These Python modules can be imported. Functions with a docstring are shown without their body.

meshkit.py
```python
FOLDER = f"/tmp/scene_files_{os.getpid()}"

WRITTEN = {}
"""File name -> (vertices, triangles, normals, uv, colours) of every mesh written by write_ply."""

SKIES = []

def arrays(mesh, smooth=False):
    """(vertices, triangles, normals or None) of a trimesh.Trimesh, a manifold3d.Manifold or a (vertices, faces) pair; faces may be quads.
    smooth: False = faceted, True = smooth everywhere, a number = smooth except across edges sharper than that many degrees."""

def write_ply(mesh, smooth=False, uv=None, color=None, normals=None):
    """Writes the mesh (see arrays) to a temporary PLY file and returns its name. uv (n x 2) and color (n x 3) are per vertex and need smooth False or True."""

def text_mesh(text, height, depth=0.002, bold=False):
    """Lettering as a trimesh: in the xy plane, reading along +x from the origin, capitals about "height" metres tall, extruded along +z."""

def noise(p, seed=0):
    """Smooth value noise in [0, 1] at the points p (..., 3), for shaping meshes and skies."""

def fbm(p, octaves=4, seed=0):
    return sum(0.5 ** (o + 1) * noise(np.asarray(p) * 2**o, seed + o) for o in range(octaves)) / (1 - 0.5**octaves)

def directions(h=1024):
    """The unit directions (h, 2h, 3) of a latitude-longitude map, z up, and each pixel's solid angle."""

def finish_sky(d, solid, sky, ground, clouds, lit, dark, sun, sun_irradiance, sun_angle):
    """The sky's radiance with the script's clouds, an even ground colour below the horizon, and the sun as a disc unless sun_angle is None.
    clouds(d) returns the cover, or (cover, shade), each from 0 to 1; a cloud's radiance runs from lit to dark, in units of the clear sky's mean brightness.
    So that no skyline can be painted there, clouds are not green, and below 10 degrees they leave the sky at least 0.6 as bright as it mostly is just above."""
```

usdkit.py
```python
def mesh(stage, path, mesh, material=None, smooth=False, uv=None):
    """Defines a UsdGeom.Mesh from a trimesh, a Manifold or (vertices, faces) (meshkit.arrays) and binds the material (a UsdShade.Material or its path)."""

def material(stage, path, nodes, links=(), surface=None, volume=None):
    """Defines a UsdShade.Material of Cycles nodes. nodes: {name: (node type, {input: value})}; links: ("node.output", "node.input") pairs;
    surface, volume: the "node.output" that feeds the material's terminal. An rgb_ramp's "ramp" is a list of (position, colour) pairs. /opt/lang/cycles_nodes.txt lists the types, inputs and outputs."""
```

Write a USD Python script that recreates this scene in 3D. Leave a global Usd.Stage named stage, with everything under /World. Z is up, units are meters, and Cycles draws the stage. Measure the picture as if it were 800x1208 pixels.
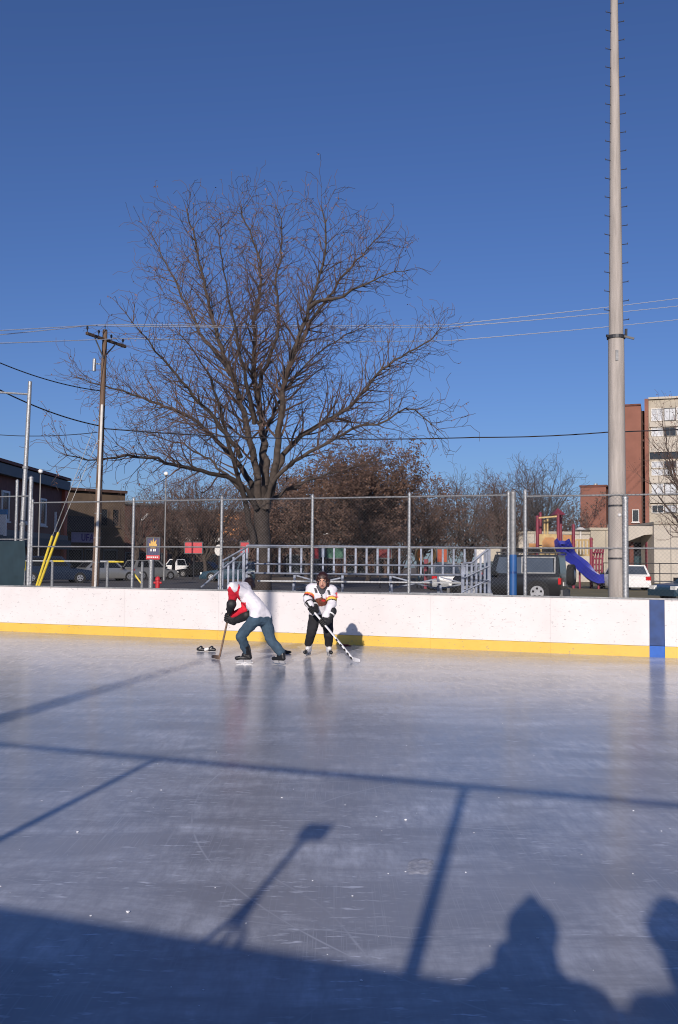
import math, random
import numpy as np, trimesh
import manifold3d as m3
from pxr import Usd, UsdGeom, UsdLux, UsdShade, Gf, Sdf, Vt
import usdkit, meshkit

stage = Usd.Stage.CreateInMemory()
UsdGeom.SetStageUpAxis(stage, 'Z'); UsdGeom.SetStageMetersPerUnit(stage, 1.0)
UsdGeom.Xform.Define(stage, '/World'); UsdGeom.Scope.Define(stage, '/World/Looks')

# ------------------------------------------------------------------ camera
FPX, EYE, PITCH, ROLL = 1150.0, 1.62, 3.15, 0.57           # focal length in photo pixels (800 wide), metres, degrees
_p, _r = math.radians(PITCH), math.radians(ROLL)
FW = np.array([0, math.cos(_p), math.sin(_p)]); _up = np.array([0, -math.sin(_p), math.cos(_p)]); _rt = np.array([1.0, 0, 0])
RT = _rt*math.cos(_r) + _up*math.sin(_r); UP = -_rt*math.sin(_r) + _up*math.cos(_r)
CAM = np.array([0, 0, EYE])
cam = UsdGeom.Camera.Define(stage, '/World/camera')
_M = np.eye(4); _M[0, :3] = RT; _M[1, :3] = UP; _M[2, :3] = -FW; _M[3, :3] = CAM
cam.AddTransformOp().Set(Gf.Matrix4d(*_M.flatten().tolist()))
cam.CreateHorizontalApertureAttr(36.0); cam.CreateVerticalApertureAttr(36.0*1208/800); cam.CreateFocalLengthAttr(36.0*FPX/800)
cam.CreateClippingRangeAttr(Gf.Vec2f(0.05, 3000)); cam.CreateExposureAttr(0.0)

# ------------------------------------------------------------------ sky and sun
SUN_AZ, SUN_EL = math.radians(191.0), math.radians(20.0)    # azimuth of the direction towards the sun, clockwise from +y
SUN = np.array([math.sin(SUN_AZ)*math.cos(SUN_EL), math.cos(SUN_AZ)*math.cos(SUN_EL), math.sin(SUN_EL)])
sky_mat = usdkit.material(stage, '/World/Looks/sky', {
    'sky': ('sky_texture', {'sky_type': 'single_scattering', 'sun_disc': False, 'sun_elevation': SUN_EL, 'sun_rotation': math.atan2(SUN[0], SUN[1]),
                            'altitude': 200.0, 'air_density': 1.0, 'aerosol_density': 0.8, 'ozone_density': 2.0}),
    'tint': ('mix', {'mix_type': 'multiply', 'fac': 1.0, 'color2': (.63, .83, 1.35)}),
    'bg': ('background_shader', {'strength': 0.067})}, [('sky.color', 'tint.color1'), ('tint.color', 'bg.color')], surface='bg.background')
dome = UsdLux.DomeLight.Define(stage, '/World/sky'); dome.CreateIntensityAttr(1.0)
UsdShade.MaterialBindingAPI.Apply(dome.GetPrim()).Bind(sky_mat)
sun = UsdLux.DistantLight.Define(stage, '/World/sun')
sun.CreateIntensityAttr(1.12); sun.CreateAngleAttr(0.55); sun.CreateColorAttr(Gf.Vec3f(1.0, 0.89, 0.79)); sun.CreateNormalizeAttr(True)
_x = np.cross([0, 0, 1], SUN); _x /= np.linalg.norm(_x); _y = np.cross(SUN, _x)
_S = np.eye(4); _S[0, :3] = _x; _S[1, :3] = _y; _S[2, :3] = SUN
sun.AddTransformOp().Set(Gf.Matrix4d(*_S.flatten().tolist()))

# ------------------------------------------------------------------ helpers
def ray(x, y): return RT*(x-400) + UP*(604-y) + FW*FPX
def P(x, y, d):                                             # the point seen at photo pixel (x, y), d metres ahead
    r = ray(x, y); return CAM + r*(d/r[1])
def gnd(x, y, z=0.0):
    r = ray(x, y); return CAM + r*((z-EYE)/r[2])
def X(x, d): return P(x, 667, d)[0]
def Z(y, d, x=400): return P(x, y, d)[2]
V = lambda *a: np.array(a, float)
def unit(a): a = np.asarray(a, float); return a/max(np.linalg.norm(a), 1e-9)

_used = {}
def numbered(name, parent='/World'):
    k = _used.get((parent, name), 0); _used[(parent, name)] = k+1
    return name if k == 0 else '%s_%03d' % (name, k)
def tag(o, label=None, cat=None, group=None, kind=None):
    o = o.GetPrim() if hasattr(o, 'GetPrim') else o
    for k, v in (('label', label), ('category', cat), ('group', group), ('kind', kind)):
        if v: o.SetCustomDataByKey(k, v)
    return o
def thing(name, label, cat, loc=(0, 0, 0), rz=0.0, group=None):
    x = UsdGeom.Xform.Define(stage, '/World/' + numbered(name)); x.AddTranslateOp().Set(Gf.Vec3d(*map(float, loc)))
    if rz: x.AddRotateZOp().Set(math.degrees(rz))
    return tag(x, label, cat, group)
_places = {}
class MB:
    """collects shapes into one mesh; coordinates are local to the thing"""
    def __init__(s): s.v, s.f, s.n = [], [], 0
    def add(s, v, f):
        v = np.asarray(v, float); f = np.asarray(f, int)
        if f.shape[1] == 4: f = np.vstack([f[:, [0, 1, 2]], f[:, [0, 2, 3]]])
        s.v.append(v); s.f.append(f+s.n); s.n += len(v); return s
    def tm(s, m): return s.add(m.vertices, m.faces)
    def man(s, m): a = m.to_mesh(); return s.add(a.vert_properties[:, :3], a.tri_verts)
    def box(s, c, size, R=None):
        h = np.array(size, float)/2
        v = np.array([[x, y, z] for x in (-1, 1) for y in (-1, 1) for z in (-1, 1)], float)*h
        if R is not None: v = v @ np.asarray(R).T
        return s.add(v+np.array(c, float), [[0, 1, 3, 2], [4, 6, 7, 5], [0, 4, 5, 1], [2, 3, 7, 6], [0, 2, 6, 4], [1, 5, 7, 3]])
    def bx(s, a, b): a, b = np.array(a, float), np.array(b, float); return s.box((a+b)/2, np.abs(b-a))
    def beam(s, p, q, w, h, up=(0, 0, 1)):
        p, q = np.array(p, float), np.array(q, float); d = unit(q-p); a = np.cross(d, up)
        a = unit(a) if np.linalg.norm(a) > 1e-6 else V(1, 0, 0); b = np.cross(a, d)
        return s.box((p+q)/2, (np.linalg.norm(q-p), w, h), np.stack([d, a, b], 1))
    def tube(s, pts, r, n=8, cap=True):
        pts = np.array(pts, float); r = np.broadcast_to(np.asarray(r, float), (len(pts),))
        t = np.gradient(pts, axis=0); t /= np.linalg.norm(t, axis=1, keepdims=True)+1e-12
        ref = V(0, 0, 1) if abs(t.mean(0)[2]) < .8*np.linalg.norm(t.mean(0))+1e-9 else V(1, 0, 0)
        a = np.cross(t, ref); a /= np.linalg.norm(a, axis=1, keepdims=True)+1e-12; b = np.cross(t, a)
        th = np.arange(n)*2*np.pi/n
        v = pts[:, None]+r[:, None, None]*(np.cos(th)[None, :, None]*a[:, None]+np.sin(th)[None, :, None]*b[:, None])
        v = v.reshape(-1, 3); f = []
        for i in range(len(pts)-1):
            for k in range(n):
                k2 = (k+1) % n; f.append([i*n+k, i*n+k2, (i+1)*n+k2, (i+1)*n+k])
        f = np.array(f); f = np.vstack([f[:, [0, 1, 2]], f[:, [0, 2, 3]]])
        if cap:
            f = np.vstack([f, [[0, k+1, k] for k in range(1, n-1)], [[(len(pts)-1)*n, (len(pts)-1)*n+k, (len(pts)-1)*n+k+1] for k in range(1, n-1)]])
        return s.add(v, f)
    def quad(s, a, b, c, d): return s.add([a, b, c, d], [[0, 1, 2, 3]])
    def prism(s, poly, y0, y1):                             # polygon in x,z extruded along y
        from shapely.geometry import Polygon
        m = trimesh.creation.extrude_polygon(Polygon(poly), y1-y0, engine='earcut'); v = np.array(m.vertices)
        return s.add(np.stack([v[:, 0], y0+v[:, 2], v[:, 1]], 1), m.faces[:, ::-1])
    def mesh(s): return np.vstack(s.v), np.vstack(s.f)
    def build(s, name, mat, parent=None, smooth=False, kind=None, label=None):
        par = '/World' if parent is None else str(parent.GetPath())
        return define(par + '/' + numbered(name, par), s.mesh(), mat, smooth, kind, label)
def define(path, mesh, mat, smooth=False, kind=None, label=None):
    o = usdkit.mesh(stage, path, mesh, mat, smooth=smooth).GetPrim()
    tag(o, label, None, None, kind); return o
def part(name, mesh, mat, parent, smooth=30, **k):
    par = str(parent.GetPath()); return define(par + '/' + numbered(name, par), mesh, mat, smooth, **k)

# ------------------------------------------------------------------ materials
M = {}
def mat(name, col, rough=.6, metal=0.0, vary=.12, scale=6.0, bump=0.0, bscale=None, spec=.5, stretch=None):
    """principled colour with fine tonal noise"""
    c = np.array(col, float)
    n = {'g': ('geometry', {}), 'n': ('noise_texture', {'scale': scale, 'detail': 5.0, 'roughness': .6}),
         'r': ('rgb_ramp', {'ramp': [(.3, tuple(c*(1-vary))), (.7, tuple(np.minimum(c*(1+vary), .95)))]}),
         'p': ('principled_bsdf', {'roughness': rough, 'metallic': metal, 'specular_ior_level': spec})}
    l = [('g.position', 'n.vector'), ('n.fac', 'r.fac'), ('r.color', 'p.base_color')]
    if stretch:
        n['mp'] = ('mapping', {'mapping_type': 'point', 'scale': stretch}); l[0:1] = [('g.position', 'mp.vector'), ('mp.vector', 'n.vector')]
    if bump:
        n['bn'] = ('noise_texture', {'scale': bscale or scale*4, 'detail': 4.0}); n['b'] = ('bump', {'strength': bump, 'distance': .02})
        l += [('g.position', 'bn.vector'), ('bn.fac', 'b.height'), ('b.normal', 'p.normal')]
    M[name] = usdkit.material(stage, '/World/Looks/'+name, n, l, surface='p.BSDF'); return M[name]
mat('white_paint', (.72, .71, .70)); mat('galvanised', (.33, .34, .35), .5, .5, .45, 34)
mat('galvanised_dull', (.24, .245, .25), .55, .4, .3, 20); mat('aluminium', (.20, .225, .285), .5, .4, .35, 5)
mat('wire_metal', (.20, .205, .21), .5, .5); mat('concrete_pole', (.35, .315, .285), .8, 0, .20, 3, .25, 40, stretch=(5, 5, .45))
mat('wood_pole', (.13, .085, .06), .9, 0, .4, 9, .5, stretch=(3, 3, .2)); mat('dark_metal', (.04, .04, .045), .5, .3)
mat('cable_dark', (.02, .02, .025), .6); mat('cable_bright', (.75, .76, .78), .35, .3)
mat('blue_pad', (.018, .085, .25), .5); mat('blue_stripe', (.014, .045, .16), .35, 0, .3, 4); mat('blue_stripe_low', (.015, .10, .42), .35, 0, .2, 4)
mat('bark', (.068, .053, .045), .95, 0, .4, 5, .6, 30); mat('bark_dark', (.04, .031, .027), .95, 0, .4, 5, .6, 30)
mat('twig', (.085, .057, .049), .95, 0, .35, 2); mat('twig_grey', (.075, .07, .075), .95, 0, .3, 2)
mat('brown_leaf', (.125, .075, .055), .85, 0, .4, .8); mat('pink_leaf', (.21, .11, .09), .85, 0, .4, 1.0)
mat('brick_red', (.13, .05, .038), .9, 0, .25, 3); mat('brick_orange', (.36, .085, .045), .9, 0, .15, 2)
mat('brick_brown', (.075, .043, .034), .9, 0, .3, 2); mat('brick_tower', (.23, .098, .07), .9, 0, .12, .6)
mat('brick_dim', (.085, .04, .03), .9, 0, .25, 2); mat('tan_wall', (.10, .07, .047), .9, 0, .25, 1.0); mat('concrete_wall', (.40, .36, .29), .85, 0, .12, .8, .2, 9)
mat('concrete_light', (.46, .42, .36), .85, 0, .10, .8); mat('cornice', (.10, .11, .115), .8); mat('trim_white', (.62, .60, .57), .7)
mat('teal_awning', (.015, .045, .06), .7); mat('black_awning', (.016, .016, .018), .8); mat('lavender', (.32, .29, .42), .7); mat('purple', (.09, .05, .22), .7)
mat('window_dark', (.018, .022, .028), .12, 0, .3, 1.0); mat('window_pale', (.42, .44, .47), .25, 0, .35, .9)
mat('windscreen', (.012, .03, .042), .9); mat('sign_navy', (.02, .018, .09), .5); mat('sign_yellow', (.6, .36, .07), .5); mat('sign_red', (.50, .015, .03), .5)
mat('board_orange', (.62, .25, .07), .6, 0, .5, 3.0); mat('sign_blue', (.03, .2, .42), .5); mat('green_paint', (.02, .10, .06), .6)
mat('yellow_guard', (.68, .52, .04), .5); mat('car_silver', (.36, .36, .35), .3, .6, .04); mat('car_white', (.72, .72, .72), .25, 0, .03)
mat('car_black', (.012, .012, .013), .2, 0, .1); mat('car_navy', (.012, .02, .04), .25, 0, .1); mat('car_blue', (.02, .05, .075), .25, 0, .1); mat('car_red', (.35, .02, .02), .25)
mat('tyre', (.015, .015, .016), .9); mat('rim', (.55, .55, .56), .3, .7); mat('tail_red', (.5, .012, .015), .2); mat('lamp_clear', (.75, .75, .72), .15)
mat('glass_dark', (.012, .014, .017), .06, 0, .05); mat('glass_grey', (.06, .075, .10), .1, 0, .2, 2); mat('bumper_grey', (.12, .12, .12), .6)
mat('play_red', (.20, .028, .05), .6, 0, .3, 1.5); mat('play_yellow', (.46, .33, .15), .7, 0, .25, 2); mat('play_blue', (.018, .026, .26), .35, 0, .25, 2.0); mat('play_orange', (.42, .2, .07), .6)
mat('skin', (.55, .30, .21), .5, 0, .06, 12); mat('lip', (.36, .13, .11), .5); mat('hair', (.016, .008, .007), .5, 0, .4, 60); mat('hair_red', (.028, .009, .008), .5, 0, .4, 60)
mat('jersey_white', (.70, .68, .72), .8, 0, .05, 14, .35, 22); mat('jersey_red', (.62, .012, .035), .8, 0, .08, 14, .3, 22); mat('jersey_grey', (.05, .05, .06), .8)
mat('stripe_orange', (.75, .30, .04), .8); mat('stripe_yellow', (.8, .55, .08), .8); mat('stripe_red', (.6, .03, .03), .8); mat('crest_brown', (.16, .05, .03), .8, 0, .5, 30)
mat('jeans', (.042, .078, .118), .9, 0, .28, 9, .4, 30); mat('trousers_black', (.014, .014, .018), .85, 0, .25, 12, .4, 25); mat('glove_black', (.014, .014, .016), .6, 0, .3, 25, .3)
mat('holder_grey', (.34, .34, .36), .5); mat('skate_black', (.014, .014, .016), .35); mat('skate_white', (.66, .65, .66), .45); mat('steel', (.6, .6, .62), .25, .9); mat('stick_wood', (.20, .13, .09), .5); mat('stick_white', (.66, .66, .68), .45)
mat('tape_black', (.013, .013, .013), .8); mat('coat_dark', (.03, .03, .04), .85); mat('maroon', (.14, .02, .022), .8); mat('hydrant_red', (.5, .02, .03), .5)
mat('plywood', (.3, .27, .22), .8); mat('snow', (.82, .84, .88), .8, 0, .05, 60); mat('snow_grey', (.36, .38, .44), .9, 0, .25, 30, .3); mat('globe', (.85, .85, .82), .3); mat('plank', (.36, .37, .38), .45, .3, .12, 10)

def ramp(stops): return ('rgb_ramp', {'ramp': [(p, (c,)*3 if np.ndim(c) == 0 else c) for p, c in stops]})
# ice: grey-blue sheet, cloudy, with skate cuts, snow dust and shaved patches
arcs = [(gnd(226, 985)+V(4.2, 1.0, 0), 4.3), (gnd(420, 1098)+V(1.5, 6.5, 0), 6.7), (gnd(640, 985)+V(-3.0, -9.0, 0), 9.5), (gnd(300, 925)+V(-2.0, 11.0, 0), 11.2)]
n = {'g': ('geometry', {}),
     'cl': ('noise_texture', {'scale': .55, 'detail': 5.0, 'roughness': .62, 'distortion': .6}), 'clr': ramp([(.30, (.235, .25, .288)), (.72, (.345, .352, .385))]),
     'mf': ('mapping', {'mapping_type': 'point', 'scale': (5.0, 1.1, 1.0), 'rotation': (0, 0, .36)}), 'fi': ('noise_texture', {'scale': 2.2, 'detail': 7.0, 'roughness': .7}), 'fir': ramp([(.33, .12), (.68, 1.0)]),
     'hzm': ('mapping', {'mapping_type': 'point', 'scale': (.55, 1.5, 1.0), 'rotation': (0, 0, .2)}), 'hz': ('noise_texture', {'scale': 1.0, 'detail': 8.0, 'roughness': .74, 'distortion': .4}), 'hzr': ramp([(.45, 0.0), (.66, 1.0)]),
     'rough': ramp([(.25, .15), (.75, .27)]), 'bn': ('noise_texture', {'scale': 3.2, 'detail': 5.0, 'roughness': .6}), 'bmp': ('bump', {'strength': .022, 'distance': .010}),
     'p': ('principled_bsdf', {'ior': 1.31, 'specular_ior_level': .5})}
l = [('g.position', 'cl.vector'), ('cl.fac', 'clr.fac'), ('g.position', 'mf.vector'), ('mf.vector', 'fi.vector'), ('fi.fac', 'fir.fac'), ('g.position', 'hzm.vector'), ('hzm.vector', 'hz.vector'), ('hz.fac', 'hzr.fac'),
     ('fi.fac', 'rough.fac'), ('rough.color', 'p.roughness'), ('g.position', 'bn.vector'), ('bn.fac', 'bmp.height'), ('bmp.normal', 'p.normal')]
masks = []
for k, (ang, sx, sy, lo, hi) in enumerate([(.9, 62., .55, .66, .70), (1.75, 80., .8, .655, .70), (1.35, 70., .6, .655, .70), (1.1, 95., 1.1, .65, .69), (2.2, 85., .5, .665, .70), (1.55, 75., .7, .645, .69)]):
    n['m%d' % k] = ('mapping', {'mapping_type': 'point', 'rotation': (0, 0, ang), 'scale': (sx, sy, 1.0), 'location': (k*7.3, k*3.1, 0)})
    n['s%d' % k] = ('noise_texture', {'scale': 1.0, 'detail': 2.0, 'roughness': .5}); n['q%d' % k] = ramp([(lo, 0.0), (hi, .26)])
    l += [('g.position', 'm%d.vector' % k), ('m%d.vector' % k, 's%d.vector' % k), ('s%d.fac' % k, 'q%d.fac' % k)]; masks.append('q%d.color' % k)
for k, (sc, th) in enumerate([(.33, .0030)]):   # long curved cuts
    n['wn%d' % k] = ('noise_texture', {'scale': .35+.2*k, 'detail': 1.0}); n['wm%d' % k] = ('mix', {'mix_type': 'linear_light', 'fac': .9-.2*k})
    n['v%d' % k] = ('voronoi_texture', {'feature': 'distance_to_edge', 'scale': sc}); n['vr%d' % k] = ramp([(0, .40), (th*sc, .2), (th*sc*2.0, 0.0)])
    l += [('g.position', 'wn%d.vector' % k), ('g.position', 'wm%d.color1' % k), ('wn%d.color' % k, 'wm%d.color2' % k), ('wm%d.color' % k, 'v%d.vector' % k), ('v%d.distance' % k, 'vr%d.fac' % k)]; masks.append('vr%d.color' % k)
for k, (c, rad) in enumerate(arcs):
    n['d%d' % k] = ('vector_math', {'math_type': 'distance', 'vector2': tuple(c)}); n['e%d' % k] = ('math', {'math_type': 'subtract', 'value2': rad}); n['a%d' % k] = ('math', {'math_type': 'absolute'})
    n['ar%d' % k] = ramp([(0, .6), (.005, .22), (.011, 0.0)])
    l += [('g.position', 'd%d.vector1' % k), ('d%d.value' % k, 'e%d.value1' % k), ('e%d.value' % k, 'a%d.value1' % k), ('a%d.value' % k, 'ar%d.fac' % k)]; masks.append('ar%d.color' % k)
prev = None
for k, mk in enumerate(masks):
    if prev is None: prev = mk; continue
    n['x%d' % k] = ('mix', {'mix_type': 'lighten', 'fac': 1.0}); l += [(prev, 'x%d.color1' % k), (mk, 'x%d.color2' % k)]; prev = 'x%d.color' % k
# the cuts come and go
n['gn'] = ('noise_texture', {'scale': .9, 'detail': 4.0, 'roughness': .6}); n['gr'] = ramp([(.38, .18), (.62, 1.0)]); n['gm'] = ('mix', {'mix_type': 'multiply', 'fac': 1.0})
l += [('g.position', 'gn.vector'), ('gn.fac', 'gr.fac'), (prev, 'gm.color1'), ('gr.color', 'gm.color2')]
# specks of shaved snow, and dashes that lie across the rink in patches
n['dm'] = ('mapping', {'mapping_type': 'point', 'scale': (7.0, 26.0, 1.0)}); n['dn'] = ('noise_texture', {'scale': 1.0, 'detail': 3.0, 'roughness': .65}); n['dr'] = ramp([(.575, 0.0), (.68, .95)])
n['dc'] = ('noise_texture', {'scale': .75, 'detail': 3.0, 'roughness': .6, 'distortion': .4}); n['dcr'] = ramp([(.43, .02), (.56, 1.0)]); n['dmul'] = ('mix', {'mix_type': 'multiply', 'fac': 1.0}); n['dl'] = ('mix', {'mix_type': 'lighten', 'fac': 1.0})
l += [('g.position', 'dm.vector'), ('dm.vector', 'dn.vector'), ('dn.fac', 'dr.fac'), ('g.position', 'dc.vector'), ('dc.fac', 'dcr.fac'), ('dr.color', 'dmul.color1'), ('dcr.color', 'dmul.color2'), ('gm.color', 'dl.color1'), ('dmul.color', 'dl.color2')]
n['sp'] = ('noise_texture', {'scale': 21.0, 'detail': 3.0, 'roughness': .6}); n['spr'] = ramp([(.75, 0.0), (.80, .6)]); n['sm'] = ('mix', {'mix_type': 'lighten', 'fac': 1.0})
l += [('g.position', 'sp.vector'), ('sp.fac', 'spr.fac'), ('dl.color', 'sm.color1'), ('spr.color', 'sm.color2')]
n['hm'] = ('mix', {'mix_type': 'multiply', 'fac': 1.0}); n['hs'] = ('mix', {'mix_type': 'multiply', 'fac': 1.0, 'color2': (.95, .95, .95)}); n['hm2'] = ('mix', {'mix_type': 'lighten', 'fac': 1.0})
l += [('hzr.color', 'hm.color1'), ('fir.color', 'hm.color2'), ('hm.color', 'hs.color1'), ('sm.color', 'hm2.color1'), ('hs.color', 'hm2.color2')]
n['col'] = ('mix', {'mix_type': 'mix', 'color2': (.62, .65, .72)}); l += [('hm2.color', 'col.fac'), ('clr.color', 'col.color1'), ('col.color', 'p.base_color')]
M['ice'] = usdkit.material(stage, '/World/Looks/ice', n, l, surface='p.BSDF')
# rink boards: white plastic with grey scuffs and puck marks
n = {'g': ('geometry', {}), 'a': ('noise_texture', {'scale': 1.4, 'detail': 5.0, 'roughness': .65}), 'ar': ramp([(.3, (.635, .60, .59)), (.7, (.70, .665, .655))]),
     'm': ('mapping', {'mapping_type': 'point', 'scale': (1.0, 1.0, 1.9)}), 'v': ('noise_texture', {'scale': 15.0, 'detail': 4.0, 'roughness': .62}), 'vr': ramp([(.31, .7), (.375, 0.0)]),
     'm2': ('mapping', {'mapping_type': 'point', 'scale': (1.2, 1.2, 9.0), 'location': (3, 5, 2)}), 'u': ('noise_texture', {'scale': 2.2, 'detail': 4.0, 'roughness': .6}), 'ur': ramp([(.62, 0.0), (.74, .4)]),
     'mx': ('mix', {'mix_type': 'mix', 'color2': (.22, .21, .22)}), 'mx2': ('mix', {'mix_type': 'mix', 'color2': (.45, .43, .43)}), 'p': ('principled_bsdf', {'roughness': .38})}
l = [('g.position', 'a.vector'), ('a.fac', 'ar.fac'), ('g.position', 'm.vector'), ('m.vector', 'v.vector'), ('v.fac', 'vr.fac'), ('g.position', 'm2.vector'), ('m2.vector', 'u.vector'), ('u.fac', 'ur.fac'),
     ('vr.color', 'mx.fac'), ('ar.color', 'mx.color1'), ('ur.color', 'mx2.fac'), ('mx.color', 'mx2.color1'), ('mx2.color', 'p.base_color')]
M['board'] = usdkit.material(stage, '/World/Looks/board', n, l, surface='p.BSDF')
n = dict(n); n['ar'] = ramp([(.3, (.65, .42, .07)), (.7, (.71, .47, .09))]); n['mx2'] = ('mix', {'mix_type': 'mix', 'color2': (.5, .3, .05)})
M['kick_yellow'] = usdkit.material(stage, '/World/Looks/kick_yellow', n, l, surface='p.BSDF')
def ground_mat(name, c1, c2, sc):
    M[name] = usdkit.material(stage, '/World/Looks/'+name, {'g': ('geometry', {}), 'n': ('noise_texture', {'scale': sc, 'detail': 8.0, 'roughness': .7}), 'r': ramp([(.35, c1), (.65, c2)]), 'b': ('bump', {'strength': .4, 'distance': .03}),
        'p': ('principled_bsdf', {'roughness': .95})}, [('g.position', 'n.vector'), ('n.fac', 'r.fac'), ('r.color', 'p.base_color'), ('n.fac', 'b.height'), ('b.normal', 'p.normal')], surface='p.BSDF')
ground_mat('dirt', (.10, .075, .05), (.17, .13, .09), .8); ground_mat('asphalt', (.055, .052, .052), (.09, .085, .083), 1.2); ground_mat('turf', (.13, .11, .05), (.20, .165, .08), .7); ground_mat('paving', (.22, .2, .18), (.30, .28, .25), .9)

# ------------------------------------------------------------------ the rink: frame of the boards
BA = math.radians(20.5)
UX, NX = V(math.cos(BA), -math.sin(BA), 0), V(math.sin(BA), math.cos(BA), 0)      # along the boards, and across the rink
BOARD_N = float(np.dot(gnd(400, 760.5), NX)); BH = 1.08; GZ = 0.40
NEAR_N = -1.0
def BU(u, nn, z): return UX*u + NX*nn + V(0, 0, z)
def on_boards(x, dn=0.0):                                  # u where the pixel column meets the plane of the boards
    r = ray(x, 700); t = (BOARD_N+dn-np.dot(CAM, NX))/np.dot(r, NX); return float(np.dot(CAM+r*t, UX))
RB = np.stack([UX, NX, V(0, 0, 1)], 1)

def sheet(name, pts, mat_, z):
    m = MB(); m.add([[x, y, z] for x, y in pts], [[0, 1, 2, 3]]); return tag(m.build(name, M[mat_]), kind='structure')
ice = MB(); c = [BU(-42, NEAR_N-.3, 0), BU(36, NEAR_N-.3, 0), BU(36, BOARD_N+.12, 0), BU(-42, BOARD_N+.12, 0)]
ice.add(c, [[0, 1, 2, 3]]); tag(ice.build('ice', M['ice']), kind='structure')
g_ = MB(); a, b = BU(-600, BOARD_N+.14, 0), BU(600, BOARD_N+.14, 0); far = NX*900
g_.add([a+V(0, 0, GZ), b+V(0, 0, GZ), b+far+V(0, 0, GZ), a+far+V(0, 0, GZ), a-V(0, 0, .3), b-V(0, 0, .3)], [[0, 1, 2, 3], [4, 5, 1, 0]]); tag(g_.build('ground', M['dirt']), kind='structure')
g_ = MB(); a, b = BU(-600, NEAR_N-.32, 0), BU(600, NEAR_N-.32, 0); far = -NX*400
g_.add([a+V(0, 0, .02), b+V(0, 0, .02), b+far+V(0, 0, .02), a+far+V(0, 0, .02)], [[0, 3, 2, 1]]); tag(g_.build('ground_near', M['dirt']), kind='structure')
sheet('parking_lot', [(-40, 33), (9, 29), (9, 66), (-40, 66)], 'asphalt', GZ+.004)
sheet('street', [(-20.5, 66), (-9, 66), (-9, 126), (-20.5, 126)], 'asphalt', GZ+.008)
k_ = MB(); k_.bx((-23.9, 55, GZ-.2), (-20.5, 126, GZ+.13)); k_.bx((-23.9, 126.0, GZ-.2), (40, 129.8, GZ+.13)); tag(k_.build('sidewalk', M['paving']), kind='structure')
sheet('lawn', [(9.4, 34), (60, 30), (60, 82), (9.4, 82)], 'turf', GZ+.012)

# ------------------------------------------------------------------ far boards
bd = thing('rink_boards', 'long white rink board wall with yellow kick strip behind the skaters', 'rink boards')
seam0 = on_boards(378); W = 2.36; ublue = (on_boards(766), on_boards(784))
for k in range(-9, 6):
    a, b = seam0+k*W, seam0+(k+1)*W-.0015
    jz = .0015*((k*7) % 3)
    cuts = [(a, b)]
    if a < ublue[0] < b: cuts = [(a, ublue[0]-.002), (ublue[1]+.002, b)]
    for (p, q) in cuts:
        m = MB(); m.box(BU((p+q)/2, BOARD_N+.03+jz, .205+(BH-.03-.205)/2), (q-p, .05, BH-.03-.205), RB); m.build('board_panel', M['board'], bd)
        m = MB(); m.box(BU((p+q)/2, BOARD_N+.024+jz, .095), (q-p, .062, .21), RB); m.build('kick_strip', M['kick_yellow'], bd)
    m = MB(); m.box(BU((a+b)/2, BOARD_N+.035, BH-.0125), (b-a, .085, .03), RB); m.build('cap_rail', M['galvanised_dull'], bd)
    m = MB(); m.box(BU(a, BOARD_N+.085, .5), (.06, .05, 1.0), RB); m.build('support_post', M['galvanised_dull'], bd)
m = MB(); m.box(BU(sum(ublue)/2, BOARD_N+.03, .215+(BH-.03-.215)/2), (ublue[1]-ublue[0], .055, BH-.03-.215), RB); m.build('blue_line_stripe', M['blue_stripe'], bd)
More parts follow.
